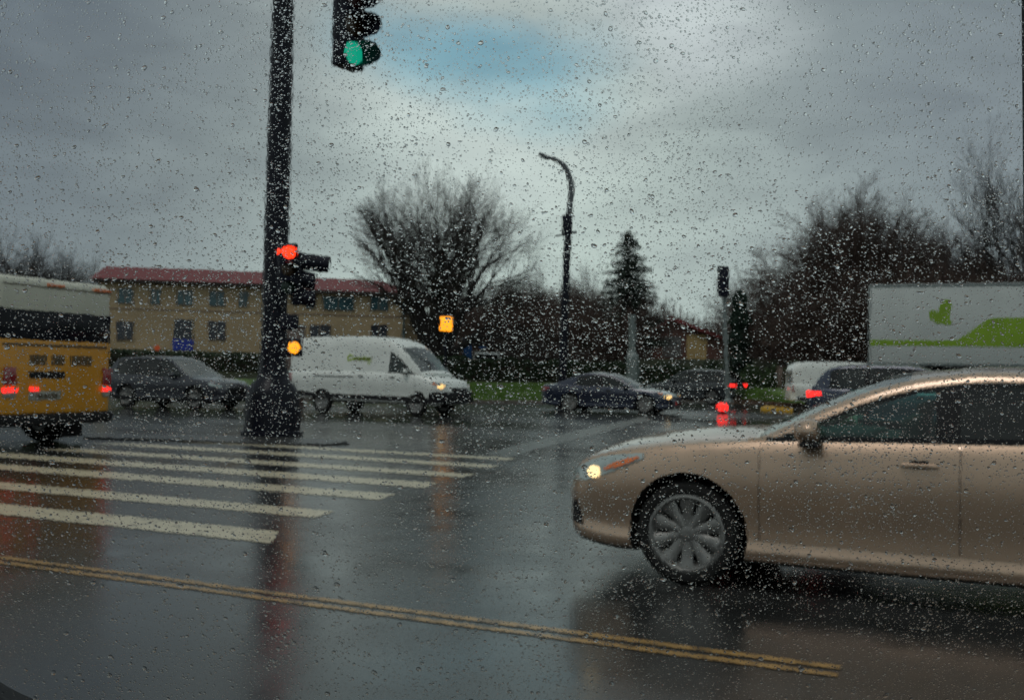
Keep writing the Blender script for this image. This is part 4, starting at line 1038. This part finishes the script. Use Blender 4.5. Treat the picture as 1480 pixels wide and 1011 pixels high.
# hedge
def hedge(name, pxa, pxb, Da, Db, h0, n, label, mt, depth=1.2, sz=.1, cat='hedge'):
    a, b_ = stand(pxa, Da), stand(pxb, Db)
    def fn():
        t = random.random(); p_ = a.lerp(b_, t); hh_ = h0 * (1 + .07 * math.sin(t * 41) + .05 * math.sin(t * 97)); s_ = random.random()
        if s_ < .45: o_ = (random.uniform(-.1, .12), random.uniform(0, hh_))
        elif s_ < .8: o_ = (random.uniform(0, depth), hh_ * random.uniform(.9, 1.04))
        else: o_ = (random.uniform(0, depth), random.uniform(0, hh_))
        return p_ + back * o_[0] + Vector((0, 0, o_[1] + .02)), 0
    root = empty(name, a, 0, label, cat); mm_ = leafy('', fn, n, sz, None, '', ''); mm_.v = [(x - a.x, y - a.y, z - a.z) for x, y, z in mm_.v]; mm_.build('leaves', mt, root, None, False)
    bb = MB(); v = []
    for p_ in (a, b_):
        for d, z in ((.12, 0), (.12, h0 * .92), (depth - .1, h0 * .92), (depth - .1, 0)): w = p_ + back * d - a; v.append((w.x, w.y, w.z + z))
    bb.add(v, [(0, 1, 5, 4), (1, 2, 6, 5), (2, 3, 7, 6), (0, 3, 2, 1), (4, 5, 6, 7)]); bb.build('branches', M['twig_brown'], root)
hedge('hedge', 560, 1060, 57.5, 59, 1.28, 16000, 'long clipped dark green hedge above the grass bank', M['hedge'])
hedge('hedge', 150, 540, 62, 60, 1.0, 8000, 'low dark hedge in front of the beige building', M['hedge'])
def bush(px, D, w, h_, n, mt, label, group=None):
    q = stand(px, D); root = empty('shrub', q, 0, label, 'shrub', group)
    def fn():
        th_ = random.uniform(0, 6.28); u = random.random() ** .4; ph = random.uniform(0, 1.57); r_ = u * (1 + .15 * math.sin(th_ * 5 + ph * 7)); return Vector((math.cos(th_) * math.cos(ph) * w * r_, math.sin(th_) * math.cos(ph) * w * r_, math.sin(ph) * h_ * r_)), 0
    leafy('', fn, n, .1, None, '', '').build('leaves', mt, root, None, False); m = MB(); 
    for k in range(6): a = k * 1.05; m.tube([(0, 0, -.05), (math.cos(a) * w * .5, math.sin(a) * w * .5, h_ * .7)], [.03, .012], 5)
    m.build('stems', M['bark'], root, 60, False)
bush(1085, 54, .9, 1.5, 2600, M['shrub_green'], 'rounded light green shrub right of the grey signal pole')
bush(1118, 53, .85, 1.35, 2400, M['shrub_green'], 'green shrub beside the yellow kerb end')
bush(1150, 52, .9, 1.4, 2000, M['shrub_green'], 'green shrub just behind the white van')
bush(1030, 64, 1.2, 1.5, 1800, M['hedge'], 'dark low shrub below the gabled house')
q = stand(1128, 52); m = MB(); m.rbox(-.14, .14, -.14, .14, 0, 1.35, .03); m.rbox(-.17, .17, -.17, .17, 1.35, 1.42, .02); o = m.build('marker_post', M['brown_panel'], None, 40); o.location = q; tag(o, 'short square brown post left of the white van', 'post')

# ------------------------------------------------------------------ the rainy window
PD = .5
def cam(px, py, d): return CAMPOS + CAMROT @ Vector(((px - 740) / F * d, -(py - 505.5) / F * d, -d))
pane_m = Matrix.Translation(CAMPOS + CAMROT @ Vector((0, 0, -PD))) @ CAMROT.to_4x4() @ Matrix.Rotation(R(1.5), 4, 'Y') @ Matrix.Rotation(R(-1), 4, 'X')
k = PD / F
def on_pane(px, py):
    iv = pane_m.inverted(); a = iv @ CAMPOS; b_ = iv @ (CAMPOS + ray(px, py)); t_ = a.z / (a.z - b_.z); return a + (b_ - a) * t_
wx0 = on_pane(-160, 900).x; wx1 = on_pane(1500, 505).x; wy0 = on_pane(60, 1044).y; wy1 = on_pane(700, -60).y + .02
win_root = empty('vehicle_window', pane_m.translation, 0, 'side window of the vehicle the view is taken from, wet with rain', 'window')
win_root.matrix_world = pane_m
def rrect(x0, x1, y0, y1, r_, n=10, rb=.004):
    out = []
    for cx, cy, a0, r_ in ((x1 - rb, y1 - rb, 0, rb), (x0 + rb, y1 - rb, 90, rb), (x0 + r_, y0 + r_, 180, r_), (x1 - rb, y0 + rb, 270, rb)):
        for i in range(n + 1): a = R(a0 + 90 * i / n); out.append((cx + r_ * math.cos(a), cy + r_ * math.sin(a)))
    return out
th_ = .004
# pane: outward side is local -z
inn = rrect(wx0 - .01, wx1 + .01, wy0 - .01, wy1 + .01, .03); n = len(inn)
m = MB(); v = [(x, y, 0) for x, y in inn] + [(x, y, -th_) for x, y in inn]
m.v = v; m.f = [tuple(range(n)), tuple(range(2 * n - 1, n - 1, -1))] + [(i, i + n, (i + 1) % n + n, (i + 1) % n) for i in range(n)]; m.m = [0, 1] + [0] * n
m.build('glass_pane', [refr('pane_glass', 1.5), refr('wet_pane_glass', 1.5, True)], win_root)
inn = rrect(wx0, wx1, wy0, wy1, 300 * k, 24); out = rrect(wx0 - .05, wx1 + .07, wy0 - .05, wy1 + .07, 300 * k, 24, .05); n = len(inn)
m = MB(); v = []
for (pa, z) in ((inn, .012), (out, .012), (out, -.02), (inn, -.014)): v += [(x, y, z) for x, y in pa]
f = []
for i in range(n):
    j = (i + 1) % n
    for a in range(4): b_ = (a + 1) % 4; f.append((a * n + i, a * n + j, b_ * n + j, b_ * n + i))
m.add(v, f); m.build('rubber_seal', M['plastic'], win_root, 40)
# raindrops on the outer face
ND = 180000
nd = ND; cx = rng.uniform(on_pane(-30, 500).x, wx1, nd); cy = rng.uniform(wy0, on_pane(700, -30).y, nd)
dens = .62 + .22 * np.sin(cx * 37 + 2 * np.sin(cy * 23)) * np.sin(cy * 41 + 1) + .2 * np.sin(cx * 190 + 3 * np.sin(cy * 90)) * np.sin(cy * 160 + 2 * np.sin(cx * 110))
keepm = rng.uniform(0, 1, nd) < dens; cx = cx[keepm]; cy = cy[keepm]; nd = cx.size
rad = np.clip(np.exp(rng.normal(math.log(.00020), .54, nd)), .00009, .0013)
asp = rng.uniform(1.0, 1.7, nd); ang = rng.normal(-.3, .45, nd) + 1.3 * np.clip((-cx / .25) * (cy / .17 + .3), 0, 1); hgt = rad * rng.uniform(.38, .62, nd)
seg = 8; rings = [(1.0, 0.0), (.8, .45), (.45, .84)]
th2 = np.arange(seg) * 2 * math.pi / seg
wob = 1 + rng.normal(0, .09, (nd, seg))
V = []
for (rr, hh_) in rings:
    lx = np.cos(th2)[None] * rr * rad[:, None] * asp[:, None] ** .5 * wob; ly = np.sin(th2)[None] * rr * rad[:, None] / asp[:, None] ** .5 * wob
    x = cx[:, None] + lx * np.cos(ang)[:, None] - ly * np.sin(ang)[:, None]; y = cy[:, None] + lx * np.sin(ang)[:, None] + ly * np.cos(ang)[:, None]
    V.append(np.stack([x, y, -th_ - .00002 - (hgt[:, None] * hh_) * np.ones_like(x)], -1))
V = np.concatenate(V + [np.stack([cx, cy, -th_ - .00002 - hgt], -1)[:, None]], 1)   # nd, 4*seg+1, 3
npv = V.shape[1]; base = []
for r_ in range(2):
    for j in range(seg): base.append((r_ * seg + j, (r_ + 1) * seg + j, (r_ + 1) * seg + (j + 1) % seg, r_ * seg + (j + 1) % seg))
tri = [(2 * seg + j, 3 * seg, 2 * seg + (j + 1) % seg) for j in range(seg)]
ngon = tuple(range(seg))
flat = [i for q in base for i in q] + [i for q in tri for i in q] + list(ngon)
sizes = [4] * len(base) + [3] * seg + [seg]
flat = np.array(flat); sizes = np.array(sizes)
allidx = (flat[None] + (np.arange(nd) * npv)[:, None]).ravel().astype(np.int32); allsz = np.tile(sizes, nd)
starts = np.concatenate([[0], np.cumsum(allsz)[:-1]]).astype(np.int32)
me = bpy.data.meshes.new('raindrops'); me.vertices.add(nd * npv); me.vertices.foreach_set('co', V.reshape(-1).astype(np.float32))
me.loops.add(len(allidx)); me.loops.foreach_set('vertex_index', allidx); me.polygons.add(len(allsz)); me.polygons.foreach_set('loop_start', starts)
sm = np.tile(np.array([True] * (len(sizes) - 1) + [False]), nd); me.polygons.foreach_set('use_smooth', sm)
me.update(calc_edges=True); me.validate()
me.materials.append(refr('rain_water', 1.33)); ro = bpy.data.objects.new('raindrops', me); col.objects.link(ro); ro.matrix_world = pane_m; tag(ro, kind='stuff')
me.set_sharp_from_angle(angle=R(75))

# ------------------------------------------------------------------ sky and light
w = bpy.data.worlds.new('World'); sc.world = w; w.use_nodes = True; t = w.node_tree; t.nodes.clear()
SUN_EL, SUN_AZ = R(60), R(-140)
o = N(t, 'ShaderNodeOutputWorld'); bg = N(t, 'ShaderNodeBackground', Strength=.1); t.links.new(bg.outputs[0], o.inputs[0])
sky = N(t, 'ShaderNodeTexSky', sky_type='NISHITA'); sky.sun_disc = False; sky.sun_elevation = SUN_EL; sky.sun_rotation = SUN_AZ; sky.altitude = 50
tc = N(t, 'ShaderNodeTexCoord')
n1 = N(t, 'ShaderNodeTexNoise', Scale=2.6, Detail=6.0, Roughness=.5); mp = N(t, 'ShaderNodeMapping'); mp.inputs['Scale'].default_value = (1, 1, 2.4)
t.links.new(tc.outputs['Generated'], mp.inputs[0]); t.links.new(mp.outputs[0], n1.inputs['Vector'])
# direction disturbed by noise, used for each cloud opening
sub = N(t, 'ShaderNodeVectorMath', operation='SUBTRACT'); sub.inputs[1].default_value = (.5, .5, .5); t.links.new(n1.outputs['Color'], sub.inputs[0])
scl = N(t, 'ShaderNodeVectorMath', operation='SCALE'); scl.inputs['Scale'].default_value = .22; t.links.new(sub.outputs[0], scl.inputs[0])
addv = N(t, 'ShaderNodeVectorMath', operation='ADD'); t.links.new(tc.outputs['Generated'], addv.inputs[0]); t.links.new(scl.outputs[0], addv.inputs[1])
cr = ramp(t, n1.outputs['Fac'], .32, (2.3, 2.75, 2.85), .68, (4.1, 4.7, 4.55)); cur = cr.outputs[0]
def blob_mix(cur, px, py, r_in, r_out, colr, stretch=None, k=1.0):
    d = ray(px, py).normalized(); sb = N(t, 'ShaderNodeVectorMath', operation='SUBTRACT'); sb.inputs[1].default_value = d; t.links.new(addv.outputs[0], sb.inputs[0])
    ml = N(t, 'ShaderNodeVectorMath', operation='MULTIPLY'); ml.inputs[1].default_value = stretch or (1, 1, 1); t.links.new(sb.outputs[0], ml.inputs[0])
    ln = N(t, 'ShaderNodeVectorMath', operation='LENGTH'); t.links.new(ml.outputs[0], ln.inputs[0])
    mr = N(t, 'ShaderNodeMapRange', interpolation_type='SMOOTHSTEP'); mr.inputs['From Min'].default_value = r_in; mr.inputs['From Max'].default_value = r_out; mr.inputs['To Min'].default_value = k; mr.inputs['To Max'].default_value = 0
    t.links.new(ln.outputs['Value'], mr.inputs['Value']); mx = N(t, 'ShaderNodeMix', data_type='RGBA'); t.links.new(mr.outputs[0], mx.inputs[0]); t.links.new(cur, mx.inputs[6])
    if isinstance(colr, tuple): mx.inputs[7].default_value = (*colr, 1)
    else: t.links.new(colr, mx.inputs[7])
    return mx.outputs[2]
cur = blob_mix(cur, 740, 420, .05, .60, (4.8, 5.8, 5.4), (.7, .7, 1.6), .8)
cur = blob_mix(cur, -60, -60, .05, .55, (1.2, 1.5, 1.8), None, .9)
cur = blob_mix(cur, 1500, 60, .05, .42, (1.8, 2.2, 2.5), None, .85)
cur = blob_mix(cur, 690, 165, .02, .22, (5.9, 6.8, 6.5), (1, 1, 1.5), .8)
cur = blob_mix(cur, 980, 40, .01, .14, (6.2, 6.9, 7.0), (1, 1, 1.8), .75)
sm_ = N(t, 'ShaderNodeVectorMath', operation='MULTIPLY'); sm_.inputs[1].default_value = (.98, 1.28, 1.0); t.links.new(sky.outputs[0], sm_.inputs[0])
cur = blob_mix(cur, 640, 68, .02, .10, sm_.outputs[0], (.8, .8, 1.9), .8)
cur = blob_mix(cur, 735, 108, .02, .12, sm_.outputs[0], (.9, .9, 1.9), .86)
n2 = N(t, 'ShaderNodeTexNoise', Scale=9.0, Detail=7.0, Roughness=.55, Distortion=.6); mp2 = N(t, 'ShaderNodeMapping'); mp2.inputs['Scale'].default_value = (1, 1, 3.2); t.links.new(tc.outputs['Generated'], mp2.inputs[0]); t.links.new(mp2.outputs[0], n2.inputs['Vector'])
tx = ramp(t, n2.outputs['Fac'], .3, (.88, .88, .89), .7, (1.12, 1.12, 1.11)); mx2 = N(t, 'ShaderNodeMix', data_type='RGBA', blend_type='MULTIPLY'); mx2.inputs[0].default_value = 1; t.links.new(cur, mx2.inputs[6]); t.links.new(tx.outputs[0], mx2.inputs[7]); cur = mx2.outputs[2]
t.links.new(cur, bg.inputs[0])
sd = bpy.data.lights.new('sun', 'SUN'); sd.energy = .6; sd.angle = R(20); sd.color = (1, .96, .9); so = bpy.data.objects.new('sun', sd); col.objects.link(so)
# sun stands behind the camera's left shoulder
az = R(25) + R(180) - R(35)
dirs = Vector((-math.sin(az) * math.cos(SUN_EL), math.cos(az) * math.cos(SUN_EL), math.sin(SUN_EL))); so.rotation_euler = dirs.to_track_quat('Z', 'Y').to_euler()
sky.sun_rotation = math.atan2(dirs.x, dirs.y)

cd = bpy.data.cameras.new('camera'); cd.lens = 36; cd.sensor_width = 36; cd.clip_start = .02; cd.clip_end = 3000
co = bpy.data.objects.new('camera', cd); col.objects.link(co); co.matrix_world = Matrix.Translation(CAMPOS) @ CAMROT.to_4x4(); sc.camera = co
cd.dof.use_dof = True; cd.dof.focus_distance = PD + .004; cd.dof.aperture_fstop = 25
sc.view_settings.view_transform = 'Standard'; sc.view_settings.look = 'None'; sc.view_settings.gamma = 1; sc.view_settings.exposure = 0
cy_ = sc.cycles; cy_.max_bounces = 14; cy_.transmission_bounces = 10; cy_.transparent_max_bounces = 16; cy_.diffuse_bounces = 3; cy_.glossy_bounces = 4
cy_.caustics_reflective = False; cy_.caustics_refractive = True; cy_.sample_clamp_indirect = 6; cy_.use_denoising = True
